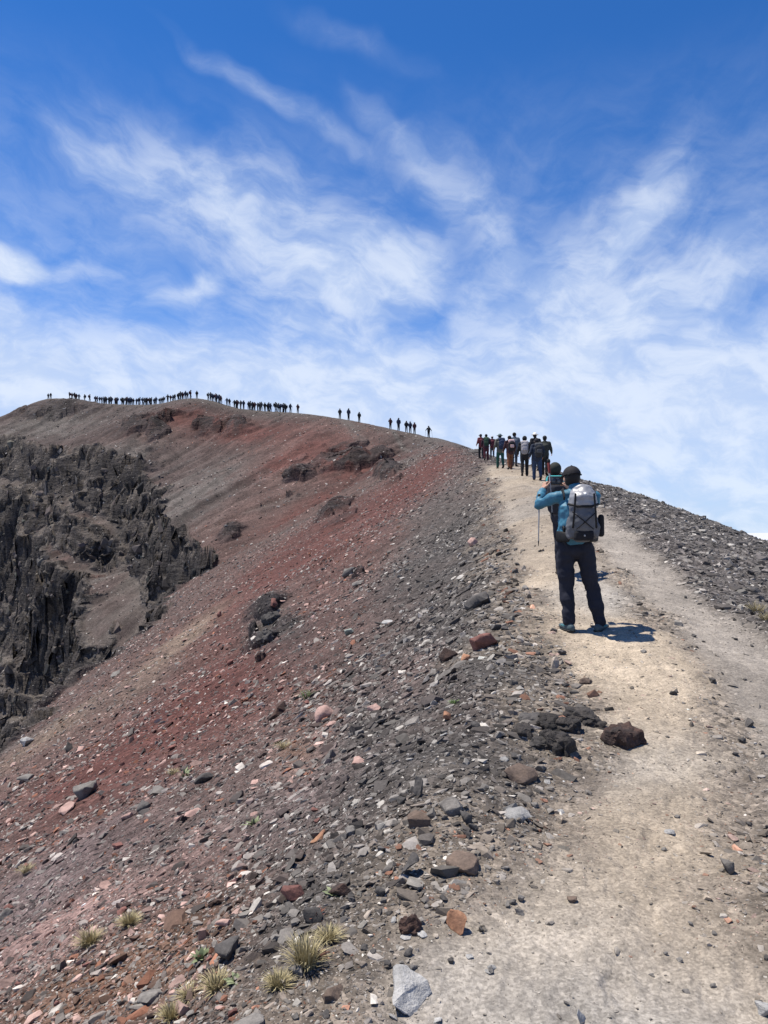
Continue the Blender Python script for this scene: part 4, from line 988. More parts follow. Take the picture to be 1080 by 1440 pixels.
def make_person(loc, yaw, P):
    """a standing or walking figure. P: joints and colours, in metres in the figure's own frame (x right, y ahead, z up)"""
    root = bpy.data.objects.new('person', None); COL.objects.link(root)
    root.location = loc; root.rotation_euler = (0, 0, yaw); k = P.get('scale', 1.0); root.scale = (k, k, k)
    J = dict(hipL=(-.09, 0, .90), hipR=(.09, 0, .90), kneeL=(-.10, .02, .50), kneeR=(.10, .02, .50), ankL=(-.10, -.02, .09), ankR=(.10, -.02, .09),
             pelvis=(0, 0, .95), waist=(0, 0, 1.08), chest=(0, .0, 1.28), neck=(0, .0, 1.45), head=(0, .025, 1.60),
             shL=(-.18, 0, 1.40), shR=(.18, 0, 1.40), elL=(-.25, -.02, 1.13), elR=(.25, -.02, 1.13), wrL=(-.26, .12, .92), wrR=(.26, .12, .92), toeL=(-.04, 1, 0), toeR=(.04, 1, 0))
    J.update(P.get('J', {})); J = {a: V3(b) for a, b in J.items()}
    vx = P.get('voxel', .016); fine = P.get('fine', False)
    # body: one continuous figure
    bm = bmesh.new()
    hd = J['head']; hr = Euler((P.get('nod', 0), 0, P.get('turn', 0)))
    ellipsoid(bm, hd + V3((0, 0, .012)), (.076, .094, .108), hr)
    ellipsoid(bm, hd + hr.to_matrix() @ V3((0, .03, -.058)), (.055, .062, .055), hr)
    ellipsoid(bm, hd + hr.to_matrix() @ V3((0, .098, -.02)), (.014, .02, .024), hr, 10, 8)
    for s in (-1, 1): ellipsoid(bm, hd + hr.to_matrix() @ V3((s * .078, .0, -.01)), (.011, .022, .032), hr, 10, 8)
    ring_tube(bm, [J['neck'] - V3((0, 0, .06)), hd - V3((0, 0, .05))], [.058, .052])
    ring_tube(bm, [J['pelvis'] - V3((0, 0, .02)), J['waist'], J['chest'], lerp3(J['shL'], J['shR'], .5) + V3((0, 0, .0))], [(.15, .10), (.135, .095), (.16, .11), (.13, .07)])
    ring_tube(bm, [J['shL'], J['shR']], [(.055, .055), (.055, .055)])
    for s in 'LR':
        ring_tube(bm, [J['sh' + s], J['el' + s], J['wr' + s]], [.045, .038, .027], 12)
        ring_tube(bm, [J['hip' + s] + V3((0, 0, .02)), J['knee' + s], J['ank' + s]], [.08, .055, .04], 12)
        hdir = P.get('hand' + s) or (J['wr' + s] - J['el' + s], V3((1 if s == 'L' else -1, .2, 0)), V3((0, 1, .3)))
        hand_tubes(bm, J['wr' + s], *hdir, curl=P.get('curl', .55))
    child_body = melt('person', bm, P.get('body_voxel', vx * .8), P.get('skin', SKIN), 2)
    child('body', child_body, root)
    # face
    if fine:
        rm = hr.to_matrix()
        for s in (-1, 1):
            b2 = bmesh.new(); ellipsoid(b2, hd + rm @ V3((s * .032, .082, .012)), (.013, .009, .008), hr, 10, 8); child('eye', mesh_of('eye', b2, True, CM('eye', (.3, .28, .26), rough=.3)), root)
        b2 = bmesh.new(); ellipsoid(b2, hd + rm @ V3((0, .086, -.058)), (.022, .008, .007), hr, 10, 8); child('mouth', mesh_of('mouth', b2, True, CM('lips', (.28, .12, .10))), root)
    # hair and hat
    rm = hr.to_matrix()
    if P.get('hair', True):
        b2 = bmesh.new(); ellipsoid(b2, hd + rm @ V3((0, -.016, .006)), (.083, .090, .105), hr)
        bmesh.ops.bisect_plane(b2, geom=list(b2.verts) + list(b2.edges) + list(b2.faces), plane_co=hd + rm @ V3((0, .035, -.045)), plane_no=rm @ V3((0, .62, -.55)), clear_outer=True)
        child('hair', mesh_of('hair', b2, True, HAIR), root)
    hat = P.get('hat')
    if hat:
        kind, hm = hat; b2 = bmesh.new()
        if kind == 'cap':
            ellipsoid(b2, hd + rm @ V3((0, -.008, .032)), (.093, .109, .100), hr, 24, 16)
            bmesh.ops.bisect_plane(b2, geom=list(b2.verts) + list(b2.edges) + list(b2.faces), plane_co=hd + rm @ V3((0, 0, .026)), plane_no=rm @ V3((0, -.12, -1)), clear_outer=True)
            c = child('cap', mesh_of('cap', b2, True, hm), root); b3 = bmesh.new()
            rbox(b3, hd + rm @ V3((0, .125, .030)), (.14, .09, .008), Euler((hr.x - .25, 0, hr.z)), .003); child('peak', mesh_of('peak', b3, True, hm), c)
            if fine:
                b3 = bmesh.new(); ring_tube(b3, [hd + rm @ V3((s * .07, -.084, .030)) for s in (-1, 0, 1)], [.009] * 3, 8); child('strap', mesh_of('strap', b3, True, RUBBER), c)
                b3 = bmesh.new(); ellipsoid(b3, hd + rm @ V3((0, -.01, .134)), (.010, .010, .005), None, 10, 6); child('button', mesh_of('button', b3, True, hm), c)
        elif kind == 'brim':
            ellipsoid(b2, hd + rm @ V3((0, -.005, .055)), (.092, .106, .085), hr)
            c = child('hat', mesh_of('hat', b2, True, hm), root); b3 = bmesh.new(); ellipsoid(b3, hd + rm @ V3((0, -.005, .035)), (.165, .175, .014), hr); child('brim', mesh_of('brim', b3, True, hm), c)
        else:                                                # knitted cap or hood
            ellipsoid(b2, hd + rm @ V3((0, -.014, .026)), (.096, .110, .116) if kind == 'hood' else (.092, .106, .098), hr)
            bmesh.ops.bisect_plane(b2, geom=list(b2.verts) + list(b2.edges) + list(b2.faces), plane_co=hd + rm @ V3((0, .06, -.03)), plane_no=rm @ V3((0, .75, -.45)), clear_outer=True)
            child('hood' if kind == 'hood' else 'knitted_cap', mesh_of('cap', b2, True, hm), root)
    # jacket
    bm = bmesh.new(); lo = P.get('hem', .86); g = P.get('bulk', 1.0); pv = J['pelvis']
    ring_tube(bm, [V3((pv.x, pv.y, lo)), J['waist'], J['chest'], lerp3(J['shL'], J['shR'], .5) - V3((0, 0, .02))], [(.185 * g, .135 * g), (.178 * g, .132 * g), (.195 * g, .142 * g), (.135 * g, .088)], 20)
    ring_tube(bm, [J['shL'], lerp3(J['shL'], J['shR'], .5) + V3((0, -.01, .03)), J['shR']], [.066 * g, .068, .066 * g])
    ring_tube(bm, [J['neck'] - V3((0, 0, .06)), J['neck'] + V3((0, .0, .035))], [.078, .070])
    for s in 'LR':
        a, b, c = J['sh' + s], J['el' + s], J['wr' + s]
        if P.get('short_sleeves'): ring_tube(bm, [a, lerp3(a, b, .7)], [.066, .060])
        else: ring_tube(bm, [a, lerp3(a, b, .5), b, lerp3(b, c, .5), lerp3(b, c, .96)], [.070 * g, .066 * g, .060 * g, .053, .044])
    child('jacket', melt('jacket', bm, vx, P['jacket'], 2, .010 if fine else .008, 11 if fine else 9, 3 + loc[0]), root)
    # trousers
    bm = bmesh.new()
    ring_tube(bm, [V3((pv.x, pv.y, .98)), V3((pv.x, pv.y, .84))], [(.150, .112), (.160, .120)], 18)
    bag = P.get('bag', 1.0)
    for s in 'LR':
        a, b, c = J['hip' + s], J['knee' + s], J['ank' + s]
        if P.get('shorts'): ring_tube(bm, [a, lerp3(a, b, .5), lerp3(a, b, .95)], [(.092, .105), .092, .086], 14)
        else: ring_tube(bm, [a, lerp3(a, b, .45), b, lerp3(b, c, .5), lerp3(b, c, .97) ], [(.098 * bag, .108 * bag), .092 * bag, .076 * bag, .070 * bag, .064 * bag], 14)
    child('trousers', melt('trousers', bm, vx, P['trousers'], 2, .013 if fine else .007, 8 if fine else 10, 8 + loc[0]), root)
    # shoes
    for s in 'LR':
        bm = bmesh.new(); a = J['ank' + s]; f = J['toe' + s].copy(); pitch = P.get('pitch' + s, 0.0); f.z = 0; f.normalize(); f.z = -pitch; f.normalize()
        upv = V3((0, 0, 1)); base = a - V3((0, 0, .055))
        ring_tube(bm, [base - f * .055, base + f * .03, base + f * .11, base + f * .185], [(.040, .042), (.045, .045), (.048, .032), (.036, .022)], 12, up=(0, 0, 1))
        ring_tube(bm, [a - V3((0, 0, .03)), a + V3((0, 0, .045))], [.046, .050], 12)
        sh = child('shoe', melt('shoe', bm, .010 if fine else .018, P['shoe'], 2), root)
        bm = bmesh.new(); b0 = base - V3((0, 0, .030)); ring_tube(bm, [b0 - f * .07, b0 + f * .04, b0 + f * .12, b0 + f * .205], [(.042, .014), (.045, .014), (.050, .014), (.034, .012)], 12, up=(0, 0, 1))
        child('sole', mesh_of('sole', bm, True, P.get('sole', RUBBER)), sh)
        if fine:
            bm = bmesh.new(); b1 = base + V3((0, 0, .012)); sd = f.cross(V3((0, 0, 1)))
            for q in (.02, .055, .09): ring_tube(bm, [b1 + f * q + sd * .045, b1 + f * q + V3((0, 0, .036 - q * .15)), b1 + f * q - sd * .045], [.005] * 3, 6)
            child('lace', mesh_of('lace', bm, True, CM('teal lace', (.05, .32, .36))), sh)
    return root, J

def ground_z(x, y): return float(sample(GZ, np.array([x]), np.array([y]))[0])
def person_spot(px, dist): 
    x = (px - CX) / FPX * dist; return (x, dist, ground_z(x, dist))

# ---- the man in the blue jacket, photographing with both hands, seen from behind
MX, MY = (815 - CX) / FPX * 8.2, 8.2
MZ = ground_z(MX, MY) + .0
BLUE = CM('blue shell jacket', (.036, .145, .225), rough=.55, spec=.35, var=.16)
GREYT = CM('grey teal shoe', (.060, .090, .105), rough=.7)
man, MJ = make_person((MX, MY, MZ), R(-4), dict(
    fine=True, voxel=.010, body_voxel=.0085, turn=R(14), nod=R(-4), hair=True, hat=('cap', CM('black cap', (.018, .017, .020), rough=.8)), jacket=BLUE, trousers=NAVY, shoe=GREYT, sole=CM('dark sole', (.03, .03, .03)), hem=.955, bag=1.06, bulk=1.0, curl=.75, scale=1.03,
    J=dict(pelvis=(-.055, 0, .93), waist=(-.045, -.01, 1.07), chest=(-.03, -.01, 1.27), neck=(-.045, .01, 1.435), head=(-.072, .05, 1.575),
           hipL=(-.145, 0, .88), hipR=(.035, 0, .88), kneeL=(-.135, .035, .48), kneeR=(.125, .035, .48), ankL=(-.115, -.02, .092), ankR=(.195, -.01, .092), toeL=(-.28, 1, 0), toeR=(.62, 1, 0),
           shL=(-.205, .01, 1.385), shR=(.150, .01, 1.385), elL=(-.40, .13, 1.315), wrL=(-.335, .31, 1.465), elR=(.165, .23, 1.24), wrR=(-.03, .37, 1.46)),
    handL=(V3((.30, .35, .85)), V3((.75, .3, -.35)), V3((.2, -.8, .5))), handR=(V3((-.40, .30, .82)), V3((-.75, .3, -.3)), V3((-.2, -.8, .5)))))
put(man, 'man in blue jacket, black cap and dark trousers photographing, back to the camera, nearest person', 'person')

def at_man(o): o.location = man.location; o.rotation_euler = man.rotation_euler; o.scale = man.scale; return o
def top(name, loc=(0, 0, 0)):
    o = bpy.data.objects.new(name, None); COL.objects.link(o); o.location = loc; return o
# camera phone held up before his face
ph = at_man(top('camera')); put(ph, 'dark camera held up in both hands by the man in blue jacket', 'camera')
b2 = bmesh.new(); rbox(b2, (-.185, .40, 1.575), (.165, .035, .095), Euler((-.1, 0, .05)), .012, 3); child('body', mesh_of('camera_body', b2, True, CM('camera black', (.03, .03, .034), rough=.45)), ph)
b2 = bmesh.new(); ring_tube(b2, [(-.185, .41, 1.575), (-.185, .49, 1.57)], [.036, .034], 16); child('lens', mesh_of('lens', b2, True, CM('lens black', (.02, .02, .022), rough=.3)), ph)
b2 = bmesh.new(); rbox(b2, (-.185, .381, 1.572), (.10, .004, .066), Euler((-.1, 0, .05)), .002, 1); child('screen', mesh_of('screen', b2, True, CM('dark screen', (.05, .055, .06), rough=.15, spec=.5, var=.02)), ph)

# trekking poles
def pole(name, a, b, label, cat='trekking pole', grip=True):
    a, b = V3(a), V3(b); o = at_man(top(name)); put(o, label, cat)
    b2 = bmesh.new(); ring_tube(b2, [a, b], [.008, .0055], 10); child('shaft', mesh_of('shaft', b2, True, CM('grey pole metal', (.30, .30, .31), rough=.35, spec=.5)), o)
    b2 = bmesh.new(); d = (b - a).normalized(); ring_tube(b2, [a - d * .12, a - d * .05, a], [.016, .014, .013], 12); g = child('grip', mesh_of('grip', b2, True, CM('red grip', (.22, .05, .045))), o)
    b2 = bmesh.new(); ring_tube(b2, [a - d * .12, a - d * .135], [.02, .018], 12); child('grip_top', mesh_of('grip_top', b2, True, RUBBER), g)
    b2 = bmesh.new(); ring_tube(b2, [b, b + d * .05], [.007, .003], 8); child('tip', mesh_of('tip', b2, True, RUBBER), o)
    return o
pole('trekking_pole', (-.255, .36, 1.66), (-.235, .30, 1.22), 'grey trekking pole with red grip held upright beside the camera')
pole('trekking_pole', (-.392, .17, 1.27), (-.40, .16, .92), 'thin dark trekking pole hanging below the raised left elbow of the man in blue')

def backpack_big(label):
    o = at_man(top('backpack')); put(o, label, 'backpack')
    LG = CM('silver grey nylon', (.235, .24, .255), rough=.42, spec=.5, var=.2); DG = CM('grey nylon', (.098, .102, .114), rough=.6, spec=.3, var=.2)
    cx, cy = -.012, -.245
    bm = bmesh.new(); ring_tube(bm, [(cx, cy + .02, .985), (cx, cy, 1.07), (cx, cy - .01, 1.18), (cx, cy, 1.30)], [(.120, .080), (.138, .100), (.138, .105), (.130, .095)], 24)
    for s in (-1, 1): ring_tube(bm, [(cx + s * .122, cy + .02, .985), (cx + s * .130, cy + .015, 1.08), (cx + s * .128, cy + .03, 1.14)], [(.040, .055), (.042, .060), (.03, .05)], 14)
    child('pack_body', melt('pack_body', bm, .010, DG, 2, .009, 12, 5), o)
    bm = bmesh.new(); ring_tube(bm, [(cx, cy + .005, 1.305), (cx, cy - .005, 1.36), (cx, cy + .03, 1.43)], [(.148, .112), (.140, .108), (.118, .072)], 22)
    lid = child('lid', melt('lid', bm, .010, LG, 3, .011, 11, 9), o)
    bm = bmesh.new(); rbox(bm, (cx + .005, cy - .098, 1.405), (.026, .004, .030), Euler((-.75, 0, 0)), .002, 1); lg = child('logo', mesh_of('logo', bm, True, CM('white print', (.75, .75, .75))), lid)
    bm = bmesh.new(); ring_tube(bm, [(cx - .152, cy - .03, 1.30), (cx - .07, cy - .108, 1.275), (cx + .07, cy - .108, 1.275), (cx + .152, cy - .03, 1.30)], [(.012, .006)] * 4, 8); child('lid_seam', mesh_of('lid_seam', bm, True, RUBBER), o)
    for a, b in (((-.12, 1.22), (.085, 1.05)), ((.115, 1.22), (-.08, 1.05))):
        bm = bmesh.new(); pts = [(cx + a[0] + (b[0] - a[0]) * t, cy - .098 - .026 * math.sin(math.pi * t), a[1] + (b[1] - a[1]) * t) for t in (0, .25, .5, .75, 1)]
        ring_tube(bm, pts, [.005] * 5, 8); child('bungee_cord', mesh_of('bungee_cord', bm, True, RUBBER), o)
    for s in (-1, 1):
        bm = bmesh.new(); ring_tube(bm, [(cx + s * .09, cy - .112, 1.40), (cx + s * .105, cy - .118, 1.20), (cx + s * .115, cy - .095, 1.06)], [(.010, .004)] * 3, 8); child('side_strap', mesh_of('side_strap', bm, True, RUBBER), o)
        bm = bmesh.new(); sx = -.18 if s < 0 else .135
        ring_tube(bm, [(sx, -.16, 1.36), (sx, -.08, 1.445), (sx, .06, 1.43), (sx + s * .005, .125, 1.30), (sx + s * .01, .07, 1.12), (sx, -.14, 1.04)], [(.030, .010)] * 6, 10, up=(1, 0, 0)); child('shoulder_strap', mesh_of('shoulder_strap', bm, True, RUBBER), o)
        bm = bmesh.new(); ring_tube(bm, [(cx - .03 + s * .10, cy + .06, .965), (cx - .03 + s * .20, cy + .17, .975), (cx - .03 + s * .185, cy + .32, .97), (cx - .03 + s * .05, cy + .40, .96)], [(.05, .016), (.055, .018), (.045, .016), (.02, .008)], 12, up=(0, 1, 0)); child('hip_belt', mesh_of('hip_belt', bm, True, RUBBER), o)
    bm = bmesh.new(); rbox(bm, (cx, cy - .035, .985), (.19, .12, .10), None, .03, 3); child('lumbar_pad', mesh_of('lumbar_pad', bm, True, BLACK), o)
    bm = bmesh.new(); rbox(bm, (cx, cy - .098, .985), (.018, .006, .018), None, .003, 2); child('badge', mesh_of('badge', bm, True, CM('badge grey', (.3, .3, .3))), o)
    bm = bmesh.new(); ring_tube(bm, [(cx + .185, cy + .03, 1.0), (cx + .185, cy + .03, 1.17)], [.034, .032], 14); child('side_bottle', melt('side_bottle', bm, .01, BLACK, 1), o)
    bm = bmesh.new(); ring_tube(bm, [(cx - .04, cy + .09, 1.42), (cx, cy + .08, 1.455), (cx + .04, cy + .09, 1.42)], [.008] * 3, 8); child('haul_loop', mesh_of('haul_loop', bm, True, RUBBER), o)
    return o
backpack_big('silver grey backpack with black crossing cords worn by the man in blue jacket')

# ---- the walking group ahead
def walk(step, lean=.06, arms=.5, wide=.1):
    s = step
    return dict(pelvis=(0, 0, .93), waist=(0, .01, 1.07), chest=(0, lean * .6, 1.27), neck=(0, lean * 1.0, 1.43), head=(0, lean * 1.0 + .04, 1.58), hipL=(-.09, 0, .88), hipR=(.09, 0, .88),
                kneeL=(-.095, .16 * s + .05, .50 + .03 * abs(s)), kneeR=(.095, -.16 * s + .05, .50 + .03 * abs(s)), ankL=(-wide, .24 * s, .09 + (.07 if s < 0 else .0)), ankR=(wide, -.24 * s, .09 + (.07 if s > 0 else .0)),
                shL=(-.185, lean * .9, 1.385), shR=(.185, lean * .9, 1.385), elL=(-.265, lean - .12 * s * arms - .04, 1.13), elR=(.265, lean + .12 * s * arms - .04, 1.13), wrL=(-.27, lean - .1 * s * arms + .13, .96), wrR=(.27, lean + .1 * s * arms + .13, .96))
def small_pack(owner, J, m, lid, label, w=.15, h=.42, deep=.11):
    o = top('backpack'); o.location = owner.location; o.rotation_euler = owner.rotation_euler; o.scale = owner.scale; put(o, label, 'backpack')
    c = J['chest']; zt = J['shL'].z + .02; cy = c.y - .16 - deep; bm = bmesh.new()
    ring_tube(bm, [(c.x, cy + .03, zt - h), (c.x, cy, zt - h * .75), (c.x, cy, zt - h * .25), (c.x, cy + .03, zt - .03)], [(w * .9, deep * .8), (w, deep), (w, deep), (w * .85, deep * .75)], 14)
    child('pack_body', melt('pack_body', bm, .02, m, 2, .007, 10, c.x), o)
    bm = bmesh.new(); ring_tube(bm, [(c.x - w * .7, cy + .01, zt - .01), (c.x + w * .7, cy + .01, zt - .01)], [(.06, deep * .8)] * 2, 12, up=(0, 0, 1)); child('lid', mesh_of('lid', bm, True, lid), o)
    bm = bmesh.new(); rbox(bm, (c.x, cy - deep * .95, zt - h * .62), (w * 1.2, .05, h * .35), None, .02, 2); child('pocket', mesh_of('pocket', bm, True, lid), o)
    for s in (-1, 1):
        bm = bmesh.new(); ring_tube(bm, [(c.x + s * .11, cy + deep * .7, zt - .02), (c.x + s * .125, c.y - .02, zt + .065), (c.x + s * .125, c.y + .12, zt - .02), (c.x + s * .13, c.y + .10, zt - .22), (c.x + s * .12, cy + deep * .5, zt - h * .8)], [(.026, .01)] * 5, 8, up=(1, 0, 0)); child('shoulder_strap', mesh_of('shoulder_strap', bm, True, RUBBER), o)
    return o
def hand_pole(owner, J, side, label):
    o = top('trekking_pole'); o.location = owner.location; o.rotation_euler = owner.rotation_euler; o.scale = owner.scale; put(o, label, 'trekking pole')
    h = J['wr' + side] + V3((0, .06, .0)); b2 = bmesh.new(); ring_tube(b2, [h + V3((0, .0, .06)), h + V3((0, -.03, -.06))], [.016, .016], 8); child('grip', mesh_of('grip', b2, True, RUBBER), o)
    b2 = bmesh.new(); ring_tube(b2, [h, V3((h.x * 1.1, h.y - .25, .02))], [.008, .006], 8); child('shaft', mesh_of('shaft', b2, True, CM('grey pole metal', (.3, .3, .31))), o)
K = lambda n, *c: CM(n, c)
GROUP = [
    # px, metres ahead, figure height, step, yaw, hat, jacket, trousers, label, pack (body, lid, label)
    (756, 30.5, 1.72, .55, -6, ('knit', K('dark knit', .03, .03, .035)), K('dark blue jacket', .022, .03, .05), K('blue jeans', .026, .044, .088), 'hiker in dark jacket and blue jeans at the front right of the walking group',
     (K('charcoal pack', .03, .032, .036), K('dark grey pack lid', .075, .078, .085), 'large charcoal backpack on the hiker in blue jeans')),
    (738, 32.0, 1.70, -.6, 3, ('hood', K('black hood', .016, .016, .018)), K('black jacket', .018, .018, .02), K('black trousers', .015, .015, .018), 'black clad hiker with hood up and grey white pack left of the blue jeans hiker',
     (K('mottled grey pack', .26, .25, .26), K('grey white lid', .40, .38, .38), 'grey and white backpack on the black clad hooded hiker')),
    (754, 34.5, 1.74, .3, 0, ('brim', K('white hat', .78, .76, .72)), K('black fleece', .02, .02, .023), K('dark grey trousers', .035, .035, .04), 'hiker in a white hat half hidden behind the blue jeans hiker', None),
    (766, 32.6, 1.72, .7, -14, ('cap', K('charcoal knit', .03, .03, .032)), K('charcoal green jacket', .036, .040, .036), K('black hiking trousers', .018, .018, .02), 'hiker in charcoal jacket with bent arm at the right end of the walking group', None),
    (717.5, 35.5, 1.62, -.5, 0, ('knit', K('brown black hair knit', .025, .018, .016)), K('dark maroon fleece', .05, .025, .028), K('rust orange trousers', .17, .075, .042), 'shorter hiker in rust orange trousers with a white and red pack',
     (K('black pack', .02, .02, .024), K('white red pack panel', .60, .42, .40), 'small black backpack with white and red panel above the rust orange trousers')),
    (723.5, 39.0, 1.78, .5, -4, ('knit', K('dark brown hair', .02, .017, .015)), K('slate blue jacket', .075, .095, .125), K('slate dark trousers', .035, .04, .05), 'tall hiker in slate blue jacket behind the rust orange trousers', None),
    (704, 37.0, 1.70, .55, 2, ('brim', K('teal grey hat', .16, .21, .22)), K('grey olive fleece', .10, .10, .085), K('green trousers', .02, .07, .055), 'hiker in green trousers and a grey brimmed hat near the centre of the walking group',
     (K('navy pack', .022, .035, .075), K('navy pack lid', .035, .05, .09), 'navy blue backpack on the hiker in green trousers')),
    (684, 49.0, 1.72, -.4, 3, ('knit', K('black knit', .016, .016, .018)), K('dark plum jacket', .035, .02, .03), K('maroon trousers', .075, .02, .028), 'hiker in maroon trousers with a dark green pack at the left of the walking group',
     (K('dark green pack', .02, .05, .036), K('moss pack lid', .06, .09, .055), 'dark green backpack on the hiker in maroon trousers')),
    (677, 52.5, 1.70, .4, 0, ('cap', K('black cap cloth', .018, .018, .02)), K('red and white jacket', .13, .03, .036), K('black leggings', .014, .014, .016), 'leftmost hiker of the walking group in a red jacket', None),
    (692.5, 53.0, 1.56, .3, 0, ('cap', K('pale cap', .5, .48, .48)), K('crimson jacket', .085, .022, .03), K('grey trousers', .07, .07, .08), 'small hiker in crimson jacket between the maroon and the green trousers', None),
]
hikers = []
for i, (px, dist, hgt, step, yaw, hat, jk, tr, lab, pk) in enumerate(GROUP):
    x, y, z = person_spot(px, dist)
    p, J = make_person((x, y, z - .02), R(yaw + (9, -12, 16, -6, 10, -14, 7, -9, 18, -5)[i]), dict(turn=R((0, 25, -20, 0, 12, -30, 8, 0, 20, -15)[i]), scale=hgt / 1.71, voxel=.022, body_voxel=.016, hat=hat, jacket=jk, trousers=tr, shoe=K('brown boot', .05, .04, .032), J=walk(step), bulk=1.05, pitchL=.35 if step < 0 else 0, pitchR=.35 if step > 0 else 0))
    put(p, lab, 'person', 'hikers walking up the path'); hikers.append((p, J))
    if pk: small_pack(p, J, *pk)
hand_pole(*hikers[7], 'L', 'trekking pole in the left hand of the hiker in maroon trousers')

# the hiker half hidden by the photographing man
x, y, z = person_spot(791, 11.3)
ph2, PJ = make_person((x, y, z - .02), R(-6), dict(scale=.985, voxel=.016, body_voxel=.011, hat=('knit', K('olive dark knit', .03, .033, .028)), jacket=K('navy fleece', .022, .025, .036), trousers=NAVY, shoe=K('brown boot', .05, .04, .032), bag=.82,
      J=dict(walk(.15, .02, .2, .05), hipL=(-.07, 0, .88), hipR=(.07, 0, .88), kneeL=(-.055, .06, .5), kneeR=(.055, .03, .5), head=(-.10, .06, 1.58), elL=(-.25, .06, 1.18), wrL=(-.22, .20, 1.34))))
put(ph2, 'hiker in olive knitted hat mostly hidden just ahead of the photographing man', 'person')
PJ['chest'] = PJ['chest'] + V3((-.11, 0, 0))
small_pack(ph2, PJ, K('black daypack', .02, .022, .03), K('teal lid', .045, .32, .33), 'dark backpack with bright teal lid beside the photographing man')

# ---- the long line of hikers on the far rim
def far_figure(v):
    rng = np.random.default_rng(400 + v); bm = bmesh.new(); s = rng.uniform(-.12, .12)
    mats = [CM('far trousers dark', (.018, .018, .022)), CM(('far jacket dark', 'far jacket blue', 'far jacket maroon', 'far jacket grey')[v % 4], ((.02, .02, .023), (.02, .03, .06), (.05, .02, .024), (.05, .052, .056))[v % 4]), CM('far hair', (.03, .025, .022))]
    def part(fn, mi):
        n0 = len(bm.faces); fn(); bm.faces.ensure_lookup_table()
        for f in bm.faces[n0:]: f.material_index = mi
    part(lambda: ring_tube(bm, [(-.09, 0, .88), (-.10, .05 + s, .48), (-.11, s, .06)], [.10, .08, .065], 8), 0)
    part(lambda: ring_tube(bm, [(.09, 0, .88), (.10, .05 - s, .48), (.12, -s, .06)], [.10, .08, .065], 8), 0)
    for q, w in ((-.11, s), (.12, -s)): part(lambda: ring_tube(bm, [(q, w - .05, .04), (q, w + .16, .04)], [.05, .04], 6), 0)
    part(lambda: ring_tube(bm, [(0, 0, .88), (0, .02, 1.1), (0, .03, 1.3), (0, .04, 1.42)], [(.21, .16), (.215, .17), (.235, .17), (.13, .10)], 10), 1)
    part(lambda: ring_tube(bm, [(0, -.20, 1.0), (0, -.22, 1.2), (0, -.19, 1.42)], [(.16, .11), (.20, .15), (.15, .11)], 10), 1)
    out = rng.uniform(.0, .05)
    if v in (4, 9): el, wr = .36, (.44, .05, 1.02)
    else: el, wr = .25 + out, (.22 + out * .5, .17, 1.0)
    if v in (2, 7): wrL = (-.16, .18, 1.50)
    else: wrL = (-wr[0], wr[1], wr[2])
    part(lambda: ring_tube(bm, [(.19, .03, 1.38), (el, 0, 1.14), wr], [.07, .06, .045], 8), 1)
    part(lambda: ring_tube(bm, [(-.19, .03, 1.38), (-el, .02, 1.16), wrL], [.07, .06, .045], 8), 1)
    part(lambda: ring_tube(bm, [(0, .04, 1.42), (0, .05, 1.5)], [.055, .055], 8), 2)
    part(lambda: ellipsoid(bm, (0, .06, 1.60), (.115, .12, .135), None, 10, 8), 2)
    if v in (1, 6): part(lambda: ellipsoid(bm, (0, .05, 1.65), (.16, .17, .03), None, 10, 6), 2)
    if v in (4, 9, 3):
        for q in (-1, 1): part(lambda: ring_tube(bm, [(q * wr[0], wr[1] + .05, wr[2] + .1), (q * wr[0] * 1.25, wr[1] - .2, .02)], [.014, .010], 6), 0)
    me = mesh_of('far_hiker', bm, True)
    for m in mats: me.materials.append(m)
    return me
FAR = [far_figure(v) for v in range(10)]
_rp = RIDGE[RS > RS[np.argmin(np.abs(RIDGE[:, 1] - 100))] * .98]; _rpx = CX + FPX * _rp[:, 0] / _rp[:, 1]
def rim_point(px):
    o = np.argsort(_rpx); return np.array([np.interp(px, _rpx[o], _rp[o, k]) for k in range(3)])
def far_hiker(px, v, label, group=None, scale=1.0, back=0.0, yaw=0.0, lift=0.0):
    p = rim_point(px); x, y = p[0] * (1 + back / p[1]), p[1] + back
    # stand on whatever the crest is there
    o = bpy.data.objects.new('person', FAR[v]); COL.objects.link(o); o.location = (x, y, max(ground_z(x, y), p[2] - .6) + lift); o.rotation_euler = (0, 0, yaw); o.scale = (scale * 1.02, scale * 1.05, scale * 1.04)
    put(o, label, 'person', group); return o
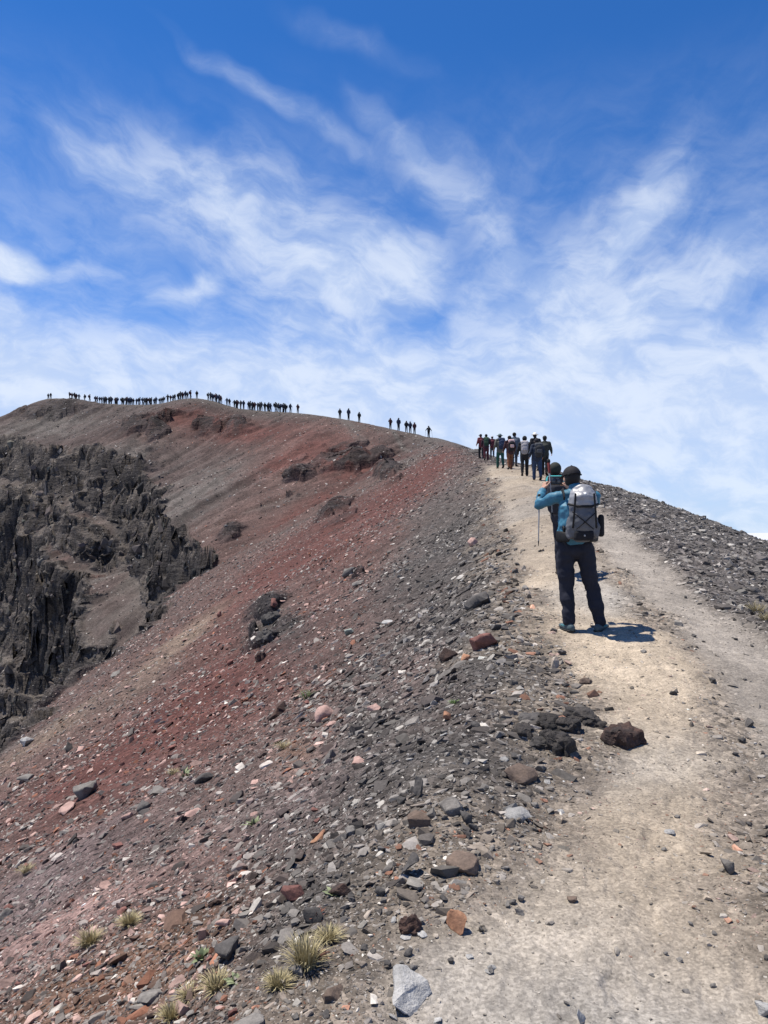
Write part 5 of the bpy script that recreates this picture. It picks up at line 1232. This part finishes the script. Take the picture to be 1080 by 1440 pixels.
Q1 = [96.6, 100, 103.5, 106.3, 109.8, 118, 124.8, 133, 139, 142, 145, 148.5, 152, 156, 161, 164, 170, 173, 176, 180, 184, 186.5, 191, 193.5, 199.5, 202, 205.7, 209, 212, 216, 224, 229.5, 235, 239, 242.5, 250, 253, 260, 262.8, 267]
Q1 += [105, 135.5, 147, 154, 162.5, 171.5, 178, 182, 195.5, 203.8, 210.5, 218.5, 227, 245, 256]
Q2 = [292, 295.5, 298, 304.5, 308.5, 333.5, 351, 355.7, 364.5, 378, 391.5, 400, 300, 302.8, 307, 310, 318.5, 322, 329, 331.5, 338, 342, 349, 353.7, 357.8, 362, 367, 372, 376, 380, 386.5, 389, 394, 397.6, 402, 408]
for i, px in enumerate(Q1): far_hiker(px, int(rng.integers(0, 10)), 'tiny dark hiker in the dense queue on the far crest, left of its small hump', 'queue of hikers left of the hump on the far crest', rng.uniform(.90, 1.12), rng.uniform(-.5, 1.0), rng.uniform(-1.6, 1.6))
for i, px in enumerate(Q2): far_hiker(px, int(rng.integers(0, 10)), 'tiny dark hiker in the descending queue on the crest, right of its small hump', 'queue of hikers right of the hump on the far crest', rng.uniform(.90, 1.12), rng.uniform(-.5, 1.0), rng.uniform(-1.6, 1.6))
for px, v, lab in [(66.5, 3, 'left one of two tiny hikers at the far left summit of the crest'), (70, 0, 'right one of two tiny hikers at the far left summit of the crest'), (276, 0, 'tiny hiker on top of the small hump of the far crest'),
                   (418.5, 2, 'tiny hiker with raised arm on the knoll at the right end of the descending queue'),
                   (477.8, 0, 'left one of three spaced hikers on the middle skyline'), (490, 5, 'middle one of three spaced hikers on the middle skyline'), (505, 8, 'right one of three spaced hikers on the middle skyline'),
                   (549, 2, 'hiker with hand raised to the face left of the knot of four on the skyline'), (560.5, 5, 'leftmost broad hiker in the knot of four on the skyline'), (571.5, 0, 'second hiker from left in the knot of four on the skyline'),
                   (577, 1, 'third hiker from left wearing a hat in the knot of four on the skyline'), (583, 6, 'rightmost hiker in the knot of four on the skyline'), (603, 4, 'lone hiker with two poles spread on the skyline above the dark scree')]:
    far_hiker(px, v, lab, None, 1.0 + .12 * (v == 5), 0, rng.uniform(-.3, .3))
